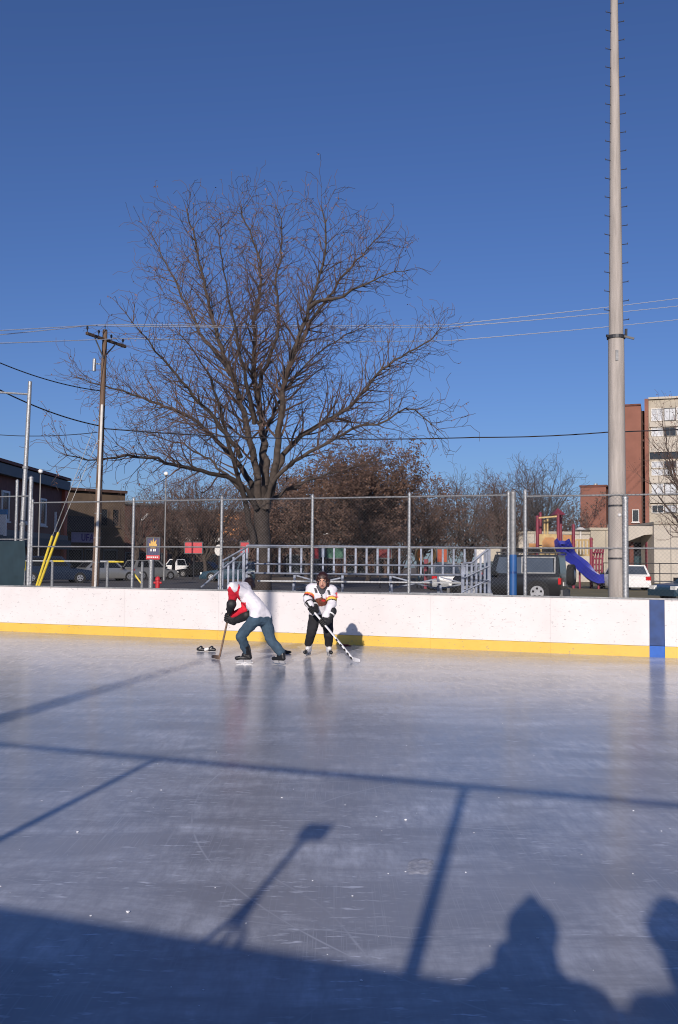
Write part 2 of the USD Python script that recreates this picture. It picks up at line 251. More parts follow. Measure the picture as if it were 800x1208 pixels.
m = MB(); m.box(BU(sum(ublue)/2, BOARD_N+.024, .1), (ublue[1]-ublue[0], .068, .215), RB); m.build('blue_line_stripe', M['blue_stripe_low'], bd, label='brighter blue foot of the stripe on the kick strip')
tag(bd, None)

# ------------------------------------------------------------------ chain link fence above the boards
FN = BOARD_N+.22
def chain_mesh(u0, u1, z0, z1, pitch=.052, r=.0012, n0=FN):
    m = MB(); h = z1-z0; v, f, k = [], [], 0
    for sgn in (1, -1):
        s = u0-h
        while s < u1+h:
            p, q = (s, z0), (s+sgn*h, z1)
            # clip to u0..u1
            (ua, za), (ub, zb) = p, q
            du = ub-ua; t0, t1 = 0., 1.
            for lim, si in ((u0, 1), (u1, -1)):
                fa, fb = si*(ua-lim), si*(ub-lim)
                if fa < 0 and fb < 0: t0 = 2
                elif fa < 0: t0 = max(t0, fa/(fa-fb))
                elif fb < 0: t1 = min(t1, fa/(fa-fb))
            if t0 < t1-.01:
                A = BU(ua+du*t0, n0-.002*sgn, za+h*t0); B = BU(ua+du*t1, n0-.002*sgn, za+h*t1)
                d = unit(B-A); o1 = np.cross(d, NX)*r; o2 = NX*r
                for e in (A, B): v += [e+o1, e-o1*.5+o2*.87, e-o1*.5-o2*.87]
                f += [[k, k+1, k+4], [k, k+4, k+3], [k+1, k+2, k+5], [k+1, k+5, k+4], [k+2, k, k+3], [k+2, k+3, k+5]]; k += 6
            s += pitch*1.414
    m.add(v, f); return m
def fence(name, label, posts, h, z0, rails, mesh_top, r=.031, mesh_r=.0012, group=None):
    """posts: list of (u, height, radius); rails: heights"""
    t = thing(name, label, 'fence')
    us = [p[0] for p in posts]
    for (u, hh, rr) in posts:
        m = MB(); c0 = BU(u, FN+.045, z0-.25); m.tube([c0, c0+V(0, 0, hh-z0+.25)], rr, 10)
        m.tube([c0+V(0, 0, hh-z0+.25), c0+V(0, 0, hh-z0+.28), c0+V(0, 0, hh-z0+.315)], [rr*1.15, rr*1.1, rr*.3], 10); m.build('fence_post', M['galvanised'], t, smooth=40)
    for z in rails:
        m = MB(); m.tube([BU(min(us)-.05, FN+.03, z), BU(max(us)+.05, FN+.03, z)], .017, 8); m.build('fence_rail', M['galvanised_dull'], t, smooth=40)
    chain_mesh(min(us), max(us), GZ+.3, mesh_top, r=mesh_r).build('chain_mesh', M['wire_metal'], t, kind='stuff')
    return t
H = 3.07
fence('chain_link_fence', 'tall chain link fence standing behind the boards from utility pole to blue padded post', [(on_boards(x), H, .033) for x in (27, 148, 253.5, 362, 478, 597)], H, GZ, (H-.03, 2.0), H)
fl = fence('chain_link_fence', 'taller chain link fence with dark windscreen at the left edge', [(on_boards(-130), 3.6, .035), (on_boards(-60), 3.6, .035), (on_boards(8), 3.55, .036), (on_boards(24.5), 3.62, .05)], 3.2, GZ, (3.2, 2.17), 3.2)
m = MB()
ua, ub = on_boards(-130), on_boards(22)
for i in range(24):
    for j in range(6):
        s = lambda i, j: BU(ua+(ub-ua)*i/24, FN-.03-.012*math.sin(i*1.9+j)-.015*math.sin(j*1.3+i*.5), .9+(2.13-.9)*j/6)
        m.quad(s(i, j), s(i+1, j), s(i+1, j+1), s(i, j+1))
m.build('windscreen_fabric', M['windscreen'], fl, smooth=True)
fence('chain_link_fence', 'chain link fence right of the gate running past the tall pole', [(on_boards(617), H+.02, .036), (on_boards(737), 2.94, .058), (on_boards(905), H, .034)], H, GZ, (H-.06, 2.0), H)
gp = thing('gate_post', 'grey gate post with blue foam padding around its lower half', 'post', BU(on_boards(602.7), FN+.02, 0))
m = MB(); m.tube([(0, 0, .1), (0, 0, 3.07)], .056, 14); m.tube([(0, 0, 3.07), (0, 0, 3.1), (0, 0, 3.14)], [.062, .06, .02], 14); m.build('pole', M['galvanised_dull'], gp, smooth=40)
m = MB(); m.tube([(0, 0, .35), (0, 0, .37), (0, 0, 1.85), (0, 0, 1.87)], [.06, .074, .074, .06], 14); m.build('foam_pad', M['blue_pad'], gp, smooth=40)
for z in (.8, 1.5):
    m = MB(); m.tube([(0, 0, z), (0, 0, z+.04)], .0755, 14); m.build('strap', M['blue_stripe'], gp)

# ------------------------------------------------------------------ tall concrete lighting pole
d = 18.6; base = V(X(728.5, d), d, 0)
lp = thing('lighting_pole', 'very tall tapered beige concrete lighting pole behind the boards', 'pole', base)
HP = 17.5
zt = lambda y: Z(y, d, 727)
rad = lambda z: np.interp(z, [0.4, zt(600), zt(400), zt(0), HP], [.172, .166, .150, .083, .055])
zj = zt(398)
prof = [.2]+list(np.linspace(.4, zj, 8)); m = MB(); m.tube([(0, 0, z) for z in prof], [rad(z) for z in prof], 20); m.build('lower_shaft', M['concrete_pole'], lp, smooth=40)
prof = list(np.linspace(zj-.02, HP, 14)); m = MB(); m.tube([(0, 0, z) for z in prof], [rad(z)-.012 for z in prof], 20); m.build('upper_shaft', M['concrete_pole'], lp, smooth=40)
m = MB(); m.tube([(0, 0, zj-.03), (0, 0, zj+.03)], .175, 20); m.build('band_clamp', M['dark_metal'], lp)
m = MB(); m.beam((.12, -.1, zj), (.30, -.16, zj-.06), .035, .04); m.beam((.16, -.1, zj), (.16, -.12, zj+.14), .04, .05); m.build('bracket', M['dark_metal'], lp)
m = MB(); m.beam((-.15, -.06, zj+.01), (-.21, -.08, zj+.01), .03, .05); m.build('bracket', M['dark_metal'], lp)
m = MB(); m.box((-.03, -.158, zt(421)), (.055, .015, .20)); m.build('number_plate', M['galvanised_dull'], lp)
for k in range(48):
    z = zj+.33+k*.185
    if z > HP-.3: break
    s = -1 if k % 2 else 1; r0 = rad(z)-.02
    m = MB(); m.tube([(s*r0*.94, -.03, z), (s*(r0+.11), -.05, z+.012)], .008, 5); m.tube([(s*(r0+.105), -.05, z), (s*(r0+.108), -.05, z+.035)], .008, 5); m.build('climbing_rung', M['dark_metal'], lp)
z1 = zt(598)
m = MB(); m.tube([(.145, -.09, .3), (.145, -.09, z1), (.10, -.1, z1+.04)], .030, 8); m.build('conduit', M['dark_metal'], lp)
for y in (598, 660):
    m = MB(); z = zt(y); m.tube([(0, 0, z), (0, 0, z+.035)], rad(z)+.006, 20); m.build('steel_band', M['dark_metal'], lp)
m = MB(); m.tm(trimesh.creation.icosphere(1, .035)); m.v[-1] = m.v[-1]+V(0, -.165, zt(608)); m.build('rivet_cap', M['white_paint'], lp)
for s in (-1, 1):
    m = MB(); m.beam((0, 0, HP-.25), (s*1.6, 0, HP-.25), .1, .1); m.build('crossarm', M['galvanised_dull'], lp)
    for q in (.6, 1.4):
        m = MB(); m.tube([(s*q, .15, HP), (s*q, -.2, HP-.12), (s*q, -.32, HP-.18)], [.08, .2, .24], 12); m.build('floodlight', M['galvanised_dull'], lp, smooth=40)

# ------------------------------------------------------------------ wooden utility pole
d = 33.0; pb, pt = P(112.5, 690, d), P(124, 389, d); axis = (pt-pb)/(pt[2]-pb[2]); pb = pb+axis*(GZ-.3-pb[2])
up_ = thing('utility_pole', 'weathered wooden utility pole with a pale cable guard and slanted crossarm', 'utility pole', pb)
at = lambda z: axis*(z-pb[2])
m = MB(); zs = np.linspace(pb[2], pt[2], 8); m.tube([at(z) for z in zs], np.linspace(.135, .082, 8), 12); m.build('pole', M['wood_pole'], up_, smooth=40)
m = MB(); zg = np.linspace(GZ, Z(478, d, 120), 6); m.tube([at(z)+V(.030, -.125, 0) for z in zg], .046, 8); m.build('cable_guard', M['trim_white'], up_, smooth=40)
for k in range(8):
    z = zg[0]+(zg[-1]-zg[0])*(k+.5)/8; m = MB(); m.tube([at(z), at(z)+axis*.03], .142-.004*k, 12); m.build('strap', M['galvanised_dull'], up_)
zc = Z(399, d, 124); ca, cb = P(102, 393, d-1.0)-pb, P(148, 409, d+1.2)-pb
m = MB(); m.beam(ca, cb, .075, .09); m.build('crossarm', M['wood_pole'], up_)
ins = []
for t in (.02, .3, .62, .93):
    q = ca+(cb-ca)*t; m = MB(); m.tube([q+V(0, 0, .05), q+V(0, 0, .12), q+V(0, 0, .16), q+V(0, 0, .22), q+V(0, 0, .26)], [.015, .015, .035, .04, .015], 8); m.build('insulator', M['cable_dark'], up_, smooth=30); ins.append(pb+q+V(0, 0, .26))
m = MB(); q = at(zc); m.tube([q, q+axis*.40], [.014, .012], 6); m.tube([q+axis*.40, q+axis*.48], [.03, .015], 6); m.build('pole_top_pin', M['cable_dark'], up_); ins.append(pb+q+axis*.48)
for s in (.22, .75):
    m = MB(); m.beam(ca+(cb-ca)*s-V(0, .1, .05), at(zc-.7)-V(0, .1, 0), .03, .04); m.build('brace', M['galvanised_dull'], up_)
q = at(Z(430, d, 122)); m = MB(); m.tube([q+V(-.3, -.1, -.25), q+V(-.3, -.1, .15), q+V(-.3, -.1, .2)], [.06, .06, .02], 8); m.build('fuse_cutout', M['galvanised'], up_, smooth=40)
m = MB(); m.beam(q+V(0, 0, 0), q+V(-.34, -.1, .02), .04, .04); m.build('cutout_arm', M['galvanised_dull'], up_)
def wire(name, label, pts, r, mt, sag=.0, group=None):
    o = MB()
    p = np.array(pts, float); out = []
    for a, b in zip(p[:-1], p[1:]):
        t = np.linspace(0, 1, 18); s = a+(b-a)*t[:, None]; s[:, 2] -= sag*4*t*(1-t); out += list(s if not out else s[1:])
    o.tube(out, r, 5); return tag(o.build(name, M[mt], smooth=40), label, 'cable', group)
# three sunlit conductors, their far supports outside the picture
for k, (yr, yl, y8, lab) in enumerate([(352, 388, 383, 'uppermost sunlit power line crossing the sky behind the tall pole'), (361, 393, 386, 'second sunlit power line, just below the uppermost one'), (377, 403, 402, 'lowest of the three sunlit power lines')]):
    c = ins[[4, 0, 3][k]]; m1 = P(528, y8, 60); m2 = P(800, yr, 84); L_ = P(0, yl, 27); L2 = c+(L_-c)*4
    wire('power_line', lab, [L2, c, m1, m2, m2+(m2-m1)*1.5+V(0, 0, 1.2)], [.014]*18+[.018]*17+[.026]*34, 'cable_bright', .06)
wire('telephone_cable', 'thick dark cable strung across behind the big tree to the right', [P(113, 505, 33)+V(.1, 0, 0), P(330, 517, 34.5), P(560, 516, 35), P(715, 510, 34), P(1000, 494, 33)], .021, 'cable_dark', .05)
wire('telephone_cable', 'dark cable climbing left from the utility pole, uppermost of three', [P(119, 461, 33), P(0, 428, 29), P(-300, 352, 22)], .018, 'cable_dark', .12)
wire('telephone_cable', 'dark cable left of the utility pole passing the metal lamp post arm', [P(116, 502, 33), P(0, 460, 29), P(-300, 370, 22)], .022, 'cable_dark', .12)
wire('telephone_cable', 'lowest dark cable, nearly level, left of the utility pole', [P(114.5, 510, 33), P(0, 513, 36), P(-300, 512, 44)], .014, 'cable_dark', .08)
# guy wires with yellow guards
for k, (xa, ya, xb, yb, lab) in enumerate([(44, 689, 62, 632, 'yellow guy wire guard leaning left, left one of the pair'), (47, 689, 69, 628, 'yellow guy wire guard leaning left, right one of the pair')]):
    gt = thing('guy_wire', lab, 'guy wire'); dd = 33.0-.6*k
    A = P(xa, ya, dd); B = P(xb, yb, dd); A0 = A+(A-B)*((A[2]-GZ)/(B[2]-A[2])); top = P(117.5, 470+40*k, 33)
    top = A0+unit(B-A0)*np.linalg.norm(top-A0)
    m = MB(); m.tube([A0, B], .045, 8); m.build('guy_guard', M['yellow_guard'], gt, smooth=40)
    m = MB(); m.tube([B, pb+at(Z(480+30*k, 33, 117))], .010, 5); m.build('strand', M['galvanised_dull'], gt)

# ------------------------------------------------------------------ metal lamp post at the left
d = 25.0; b0, b1 = P(23, 690, d), P(35.5, 450, d); ax = (b1-b0)/(b1[2]-b0[2]); b0 = b0+ax*(GZ-.2-b0[2])
ml = thing('lamp_post', 'slim grey metal lamp post with a thin side arm at the left edge', 'lamp post', b0); L_ = b1-b0
m = MB(); m.tube([V(0, 0, 0), L_*.4, L_], [.075, .065, .05], 12); m.build('post', M['galvanised'], ml, smooth=40)
arm = P(33, 465, d)-b0; m = MB(); m.tube([arm, P(-30, 461, d-.3)-b0], .026, 8); m.build('arm', M['galvanised'], ml, smooth=40)
q = P(-30, 461, d-.3)-b0; m = MB(); m.tube([q+V(.25, 0, .02), q, q+V(-.3, 0, -.02), q+V(-.55, 0, -.04)], [.03, .10, .12, .04], 10); m.build('lamp_head', M['galvanised_dull'], ml, smooth=40)
for y in (553, 620):
    m = MB(); q = ax*(Z(y, d, 28)-b0[2]); m.tube([q, q+ax*.06], .085, 12); m.build('collar', M['galvanised_dull'], ml)

# ------------------------------------------------------------------ pipe barrier by the parking lot
d = 36.0; pbr = thing('pipe_barrier', 'low grey pipe barrier with yellow caps along the parking lot edge', 'barrier')
zr = Z(662, d, 60); xs = [29, 62, 127, 168, 178]
for (xa, xb, mt) in ((28, 62, 'galvanised'), (62, 76, 'yellow_guard'), (76, 128, 'galvanised'), (128, 146, 'yellow_guard')):
    m = MB(); m.tube([P(xa, 662, d)*V(1, 1, 0)+V(0, 0, zr), P(xb, 662, d)*V(1, 1, 0)+V(0, 0, zr)], .035, 8); m.build('rail', M[mt], pbr, smooth=40)
for x in xs:
    q = P(x, 662, d); q[2] = 0; m = MB(); m.tube([q+V(0, 0, .2), q+V(0, 0, zr+.02)], .05, 8); m.build('barrier_post', M['galvanised'], pbr, smooth=40)
q = P(29, 662, d); q[2] = zr; m = MB(); m.tube([q+V(0, 0, -.35), q+V(0, 0, .03)], .056, 8); m.build('yellow_cap', M['yellow_guard'], pbr, smooth=40)
m = MB(); m.beam(P(157, 675, d), P(168, 690, d), .05, .05); m.build('diagonal_brace', M['yellow_guard'], pbr)
bo = thing('bollard', 'thick pale steel bollard with a domed cap before the silver hatchback', 'bollard', P(178, 690, 35)*V(1, 1, 0)+V(0, 0, GZ))
m = MB(); zt_ = Z(662, 35, 178)-GZ; m.tube([(0, 0, -.1), (0, 0, zt_)], .085, 12); m.build('post', M['galvanised'], bo, smooth=40)
m = MB(); m.tube([(0, 0, zt_), (0, 0, zt_+.04), (0, 0, zt_+.08)], [.10, .09, .02], 12); m.build('cap', M['galvanised'], bo, smooth=40)
q = P(186, 690, 42)*V(1, 1, 0)+V(0, 0, GZ); hy = thing('fire_hydrant', 'small red fire hydrant beside the pale bollard', 'hydrant', q); hz_ = Z(680, 42, 186)-GZ
m = MB(); m.tube([(0, 0, -.05), (0, 0, .06), (0, 0, .07), (0, 0, hz_*.75), (0, 0, hz_*.78), (0, 0, hz_*.92), (0, 0, hz_)], [.15, .15, .10, .10, .125, .10, .03], 12); m.build('barrel', M['hydrant_red'], hy, smooth=40)
for s in (-1, 1):
    m = MB(); m.tube([(0, 0, hz_*.6), (s*.17, 0, hz_*.6)], .05, 8); m.build('nozzle', M['hydrant_red'], hy, smooth=40)

# ------------------------------------------------------------------ bleachers with guard rail
d = 25.0; bl = thing('bleachers', 'aluminium bleachers with tall blue grey guard railing behind the boards', 'bleachers')
zt_, zm, zb = Z(645, d, 430), Z(666.5, d, 430), Z(677.5, d, 430); xa, xb = X(291, d), X(574, d)
al = M['aluminium']
for z, w in ((zt_, .055), (zm, .045), (zb, .05)):
    m = MB(); m.tube([(xa, d, z), (xb, d, z)], w*.5, 8); m.build('guard_rail', al, bl, smooth=40)
nb = 22
for k in range(nb+1):
    x = xa+(xb-xa)*k/nb; m = MB(); m.box((x, d+.03, (zt_+zb)/2), (.05, .03, zt_-zb)); m.build('baluster', al, bl)
for k in range(6):
    x = xa+(xb-xa)*k/5
    m = MB(); m.box((x, d+.06, (zb+GZ)/2), (.06, .06, zb-GZ)); m.build('rear_leg', al, bl)
    m = MB(); m.beam((x, d+.03, Z(684, d, 430)), (x, d-2.0, GZ+.1), .05, .07); m.build('stringer', al, bl)
    for j in range(3):
        y = d-.5-.6*j; m = MB(); z = 1.16-.26*j; m.box((x, y, (z+GZ)/2), (.05, .05, z-GZ)); m.build('leg', al, bl)
for k in range(5):
    x0, x1 = xa+(xb-xa)*k/5, xa+(xb-xa)*(k+1)/5
    for (p, q) in (((x0+.05, zb-.05), (x1-.05, zb-.35)), ((x0+.05, zb-.35), (x1-.05, zb-.10))):
        if k in (1, 3, 4): m = MB(); m.beam((p[0], d+.04, p[1]), (q[0], d+.04, q[1]), .03, .035); m.build('cross_brace', al, bl)
for j in range(4):
    y = d-.35-.6*j; z = 1.22-.26*j
    for o in (0, .15):
        m = MB(); m.box(((xa+xb)/2+.15, y-o, z), (xb-xa-.35, .135, .035)); m.build('seat_plank', M['plank'], bl)
    m = MB(); m.box(((xa+xb)/2+.15, y-.45, z-.30), (xb-xa-.35, .24, .035)); m.build('foot_plank', M['plank'], bl)
# stair rail at the right end
ds = 24.2; xr = [X(x, ds) for x in (546, 551, 556.5, 562, 567, 572, 577)]
zr_ = [Z(y, ds, 560) for y in (665, 664.5, 664, 659.5, 655, 651, 647.5)]
for x, z in zip(xr, zr_):
    m = MB(); m.box((x, ds, (z+GZ)/2), (.05 if x not in (xr[0], xr[-1]) else .075, .04, z-GZ)); m.build('stair_baluster', al, bl)
m = MB(); m.tube([(x, ds, z) for x, z in zip(xr, zr_)], .03, 8); m.build('stair_rail', al, bl, smooth=40)
for dz in (-.42, -.75):
    m = MB(); m.tube([(x, ds-.03, z+dz) for x, z in zip(xr, np.interp(xr, [xr[0], xr[-1]], [zr_[0]+.05, zr_[-1]]))], .022, 8); m.build('stair_rail', al, bl, smooth=40)
# stair at the left end
for x, y, w in ((262.5, 660, .055), (258.5, 674, .04), (269.5, 664, .05), (275.5, 657, .05), (281, 672, .04), (287.5, 646, .065)):
    xx = X(x, ds); z = Z(y, ds, 270); m = MB(); m.box((xx, ds, (z+GZ)/2), (w, w, z-GZ)); m.build('stair_post', al, bl)
m = MB(); m.tube([(X(238, ds), ds-.02, Z(693, ds, 240)), (X(264, ds), ds-.02, Z(670, ds, 260)), (X(289, ds), ds-.02, Z(651, ds, 290))], .028, 8); m.build('stair_rail', al, bl, smooth=40)
m = MB(); m.tube([(X(262, ds), ds-.04, Z(662, ds, 260)), (X(291, ds), ds-.04, Z(645.5, ds, 290))], .024, 8); m.build('stair_rail', al, bl, smooth=40)
for k in range(3):
    m = MB(); m.box((X(266+7*k, 24.6), 24.6, GZ+.25+.26*k), (.32, .8, .035)); m.build('stair_tread', M['plank'], bl)

# ------------------------------------------------------------------ trees
class Segs:                                                # many thin tapered sticks as one mesh
    def __init__(s): s.a, s.b, s.ra, s.rb = [], [], [], []
    def put(s, a, b, ra, rb): s.a.append(a); s.b.append(b); s.ra.append(ra); s.rb.append(rb)
    def mesh(s, n=3):
        a, b = np.array(s.a), np.array(s.b); ra, rb = np.array(s.ra)[:, None, None], np.array(s.rb)[:, None, None]
        d = b-a; d /= np.linalg.norm(d, axis=1, keepdims=True)+1e-9
        ref = np.where(np.abs(d[:, 2:3]) < .9, V(0, 0, 1), V(1, 0, 0)); u = np.cross(d, ref); u /= np.linalg.norm(u, axis=1, keepdims=True)+1e-9; w = np.cross(d, u)
        th = np.arange(n)*2*np.pi/n; ring = np.cos(th)[None, :, None]*u[:, None]+np.sin(th)[None, :, None]*w[:, None]
        v = np.concatenate([a[:, None]+ring*ra, b[:, None]+ring*rb], 1)
        k = np.arange(n); k2 = (k+1) % n
        f0 = np.concatenate([np.stack([k, k2, k2+n], 1), np.stack([k, k2+n, k+n], 1)])
        f = (np.arange(len(a))*2*n)[:, None, None]+f0
        return v.reshape(-1, 3), f.reshape(-1, 3)
def grow(rng, S, p, d, length, r, level, up=.10, tips=None, wig=.22, maxl=3, mr=.0078, pr=(.62, .70, .62, 0)):
    """one branch: wanders, bends up, throws side shoots"""
    step = (.42, .30, .22, .16)[min(level, 3)]; n = max(2, int(length/step)); side = rng.random()*6.28
    for i in range(n):
        t = i/n; d = unit(d+rng.normal(0, wig, 3)*(.55 if level == 0 else 1)+V(0, 0, up)); q = p+d*step
        r1 = max(r*(1-.85*(i+1)/n), mr)
        S.put(p, q, max(r*(1-.85*t), mr*1.05), r1)
        if level < maxl and i > 0 and rng.random() < pr[min(level, len(pr)-1)]:
            side += 2.4+rng.normal(0, .4); a = np.cross(d, V(.3, .2, .93)); a = unit(a); b = np.cross(d, a); e = math.cos(side)*a+math.sin(side)*b
            grow(rng, S, q, unit(d*.75+e*rng.uniform(.5, .95)), (length*(1-t*.72))*rng.uniform(.30, .58), r1*.62, level+1, up, tips, wig, maxl, mr, pr)
        p = q
    if tips is not None: tips.append(p)
def smooth_path(pts, step=.4, rng=None, jit=.05):
    from scipy.interpolate import CubicSpline
    pts = np.array(pts, float); s = np.r_[0, np.cumsum(np.linalg.norm(np.diff(pts, axis=0), axis=1))]
    cs = CubicSpline(s, pts); t = np.linspace(0, s[-1], max(4, int(s[-1]/step))); o = cs(t)
    if rng is not None: o[1:] += rng.normal(0, jit, (len(o)-1, 3))
    return o
TD = 40.0
def big_tree():
    rng = np.random.default_rng(11)
    base = P(309, 690, TD)*V(1, 1, 0)+V(0, 0, GZ)
    t = thing('bare_tree', 'huge bare spreading tree rising behind the bleachers', 'tree', base)
    L = lambda pts: np.array([P(x, y, TD+dz)-base for x, y, dz in pts])
    trunk = smooth_path(np.vstack([[0, 0, -.2], L([(311, 655, 0), (309, 610, .1), (306, 575, .2)])]), .3, rng, .015)
    m = MB(); m.tube(trunk, np.interp(np.arange(len(trunk)), [0, 1, 3, len(trunk)-1], [.56, .40, .33, .32]), 14); m.build('trunk', M['bark_dark'], t, smooth=50)
    limbs = [('bark_dark', .21, [(300, 640, -.3), (284, 574, -1), (274, 538, -1.6), (264, 505, -2), (258, 479, -2.4), (250, 453, -2.8), (236, 425, -3.1), (214, 396, -3.4)]),
             ('bark', .27, [(305, 610, 0), (303, 564, -.2), (297, 525, -.5), (287, 486, -.8), (271, 440, -1), (258, 401, -1), (248, 362, -1.2), (238, 323, -1.4), (228, 278, -1.6), (220, 250, -1.8)]),
             ('bark', .27, [(310, 600, .3), (313, 544, .7), (308, 492, 1.1), (301, 453, 1.3), (300, 414, 1.5), (301, 369, 1.8), (309, 330, 2.0), (301, 291, 2.2), (284, 245, 2.5)]),
             ('bark', .16, [(306, 473, 1.2), (316, 427, .6), (329, 388, .2), (326, 330, -.4), (333, 278, -.8), (327, 246, -1)]),
             ('bark', .27, [(313, 600, -.2), (326, 538, -.7), (332, 479, -1.2), (339, 440, -1.4), (349, 408, -1.6), (365, 362, -2), (377, 323, -2.4), (384, 284, -2.7), (381, 250, -3)]),
             ('bark', .18, [(338, 442, -1.4), (350, 412, -.6), (371, 375, .4), (397, 336, 1.2), (428, 300, 1.9), (452, 274, 2.4)]),
             ('bark', .14, [(364, 364, -2), (384, 354, -2.6), (404, 349, -3), (443, 329, -3.6), (478, 320, -4.1)]),
             ('bark', .23, [(316, 595, .2), (327, 553, .8), (358, 512, 1.4), (404, 486, 2), (436, 453, 2.6), (462, 427, 3), (495, 408, 3.4), (521, 388, 3.8)]),
             ('bark', .17, [(316, 600, -.4), (328, 560, -1), (371, 531, -2), (417, 505, -3), (456, 495, -3.8), (482, 482, -4.3), (501, 492, -4.7), (515, 508, -5)]),
             ('bark_dark', .21, [(303, 590, .2), (287, 554, .8), (261, 525, 1.6), (235, 499, 2.4), (196, 479, 3.2), (157, 466, 4), (118, 453, 4.8), (92, 446, 5.2)]),
             ('bark_dark', .19, [(303, 600, -.3), (280, 570, -1), (235, 557, -2.2), (190, 544, -3.4), (144, 538, -4.4), (105, 542, -5.2), (80, 535, -5.8)]),
             ('bark', .16, [(284, 540, -1.3), (267, 512, -2), (228, 466, -3.2), (196, 427, -4.2), (170, 397, -5), (150, 372, -5.6)]),
             ('bark', .15, [(272, 442, -1), (256, 418, -.2), (240, 398, .6), (215, 350, 1.6), (192, 302, 2.6), (178, 275, 3.2)]),
             ('bark', .14, [(308, 600, .6), (330, 582, 1.4), (378, 562, 2.8), (428, 548, 4.2), (470, 540, 5.4)]),
             ('bark', .13, [(298, 592, .8), (266, 560, 2), (236, 535, 3.6), (200, 520, 5), (160, 508, 6.2)]),
             ('bark', .16, [(306, 560, 1), (318, 500, 2.6), (352, 440, 4.2), (392, 405, 5.4), (430, 385, 6.4)]),
             ('bark', .14, [(300, 500, -.6), (285, 420, -2.4), (272, 360, -3.6), (262, 310, -4.4), (262, 268, -5)])]
    S, tips = Segs(), []; pr5 = (.62, .92, .9, .55, 0)
    for mt, r, pts in limbs:
        p = smooth_path(L(pts), .38, rng, .035); n = len(p); rr = .66*r*(1-np.linspace(0, 1, n)**.8*.86)
        m = MB(); m.tube(p, rr, 8); m.build('limb', M[mt], t, smooth=50)
        side = rng.random()*6.28; total = np.linalg.norm(np.diff(p, axis=0), axis=1).sum()
        for i in range(2, n):
            f = i/n
            if f < .16 or (f < .34 and rng.random() < .6): continue
            for _ in range(1+(rng.random() < .8)+(rng.random() < .5)+(f > .35)):
                d = unit(p[min(i+1, n-1)]-p[i-1]); side += 2.3+rng.normal(0, .5)
                a = unit(np.cross(d, V(.2, .1, .97))); b = np.cross(d, a); e = math.cos(side)*a+math.sin(side)*b
                grow(rng, S, p[i], unit(d*.7+e*rng.uniform(.6, 1.05)), rng.uniform(.5, 1.0)*(.85+.25*total*(1-f*.76)), max(rr[i]*.50, .015), 1, .05, tips, wig=.115, maxl=4, pr=pr5)
        grow(rng, S, p[-1], unit(p[-1]-p[-3]), .6, rr[-1], 1, .05, tips, wig=.115, maxl=4, pr=pr5)
    part('twigs', S.mesh(3), M['twig'], t, False, kind='stuff')
    lv = leaves(rng, np.array(tips), .05, .05, .16); part('dry_leaves', lv, M['pink_leaf'], t, False, kind='stuff')
    return t
def leaves(rng, pts, size, spread, keep, per=2):
    pts = pts[rng.random(len(pts)) < keep]; pts = np.repeat(pts, per, 0)+rng.normal(0, spread, (len(pts)*per, 3))
    n = len(pts); a = rng.normal(0, 1, (n, 3)); a /= np.linalg.norm(a, axis=1, keepdims=True); b = np.cross(a, rng.normal(0, 1, (n, 3))); b /= np.linalg.norm(b, axis=1, keepdims=True)
    s = size*rng.uniform(.5, 1.2, (n, 1)); v = np.stack([pts-a*s, pts+b*s*.5, pts+a*s, pts-b*s*.5], 1).reshape(-1, 3)
    k = np.arange(n)[:, None]*4; return v, np.vstack([k+[0, 1, 2], k+[0, 2, 3]])
big_tree()
def tree(name, label, x, d, top_y, spread_px, seed, twig='twig_grey', leaf=None, lsize=.16, base_split=.18, nl=9, group=None, dens=1.0, keep=.8, up=.10, per=3):
    rng = np.random.default_rng(seed); base = V(X(x, d), d, GZ); h = Z(top_y, d, x)-GZ; rad_ = spread_px/FPX*d
    t = thing(name, label, 'tree', base, group=group)
    hs = h*base_split; trunk = smooth_path([(0, 0, -.2), (rng.normal(0, .05), 0, hs*.5), (rng.normal(0, .12), 0, hs), (rng.normal(0, .2), rng.normal(0, .2), hs*1.9)], .4, rng, .02)
    r0 = h*.021; m = MB(); m.tube(trunk, np.linspace(r0, r0*.6, len(trunk)), 10); m.build('trunk', M['bark'], t, smooth=50)
    S, tips = Segs(), []
    for k in range(nl):
        th = k*2.4+rng.normal(0, .3); fr = (k+.5)/nl; el = .35+1.1*fr
        tip = V(math.cos(th)*rad_*math.cos(el)**.6*rng.uniform(.8, 1.05), math.sin(th)*rad_*math.cos(el)**.6, hs+(h-hs)*(.26+.70*math.sin(el))*rng.uniform(.85, .98))
        st = trunk[int(len(trunk)*rng.uniform(.5, .98))]
        mid = st+(tip-st)*.5+V(0, 0, .10*h*rng.uniform(-.3, .5))
        p = smooth_path([st, st+(mid-st)*.5+rng.normal(0, .15, 3), mid, tip], .5, rng, .05); n = len(p); rr = r0*.5*(1-np.linspace(0, 1, n)*.85)
        m = MB(); m.tube(p, rr, 6); m.build('limb', M['bark'], t, smooth=50)
        for i in range(2, n):
            for _ in range(int(rng.random() < dens)+int(rng.random() < dens-.9)):
                d_ = unit(p[min(i+1, n-1)]-p[i-1]); e = unit(rng.normal(0, 1, 3)); e = unit(e-d_*np.dot(e, d_))
                grow(rng, S, p[i], unit(d_*.7+e*rng.uniform(.5, 1.0)), rng.uniform(.5, 1.0)*h*.30*(1.25-.5*i/n), max(rr[i]*.5, .02), 1, up, tips, .24, 3, .011*d/90, (.6, .72, .66, 0))
    part('crown', S.mesh(3), M[twig], t, False, kind='stuff')
    if leaf: part('dry_leaves', leaves(rng, np.array(tips), lsize, .16, keep, per), M[leaf], t, False, kind='stuff')
    return t
tree('brown_tree', 'broad oak with dense dry brown leaves right behind the big bare tree', 432, 74, 529, 92, 3, 'twig', 'brown_leaf', .12, .16, 26, dens=1.6, keep=.95, per=6)
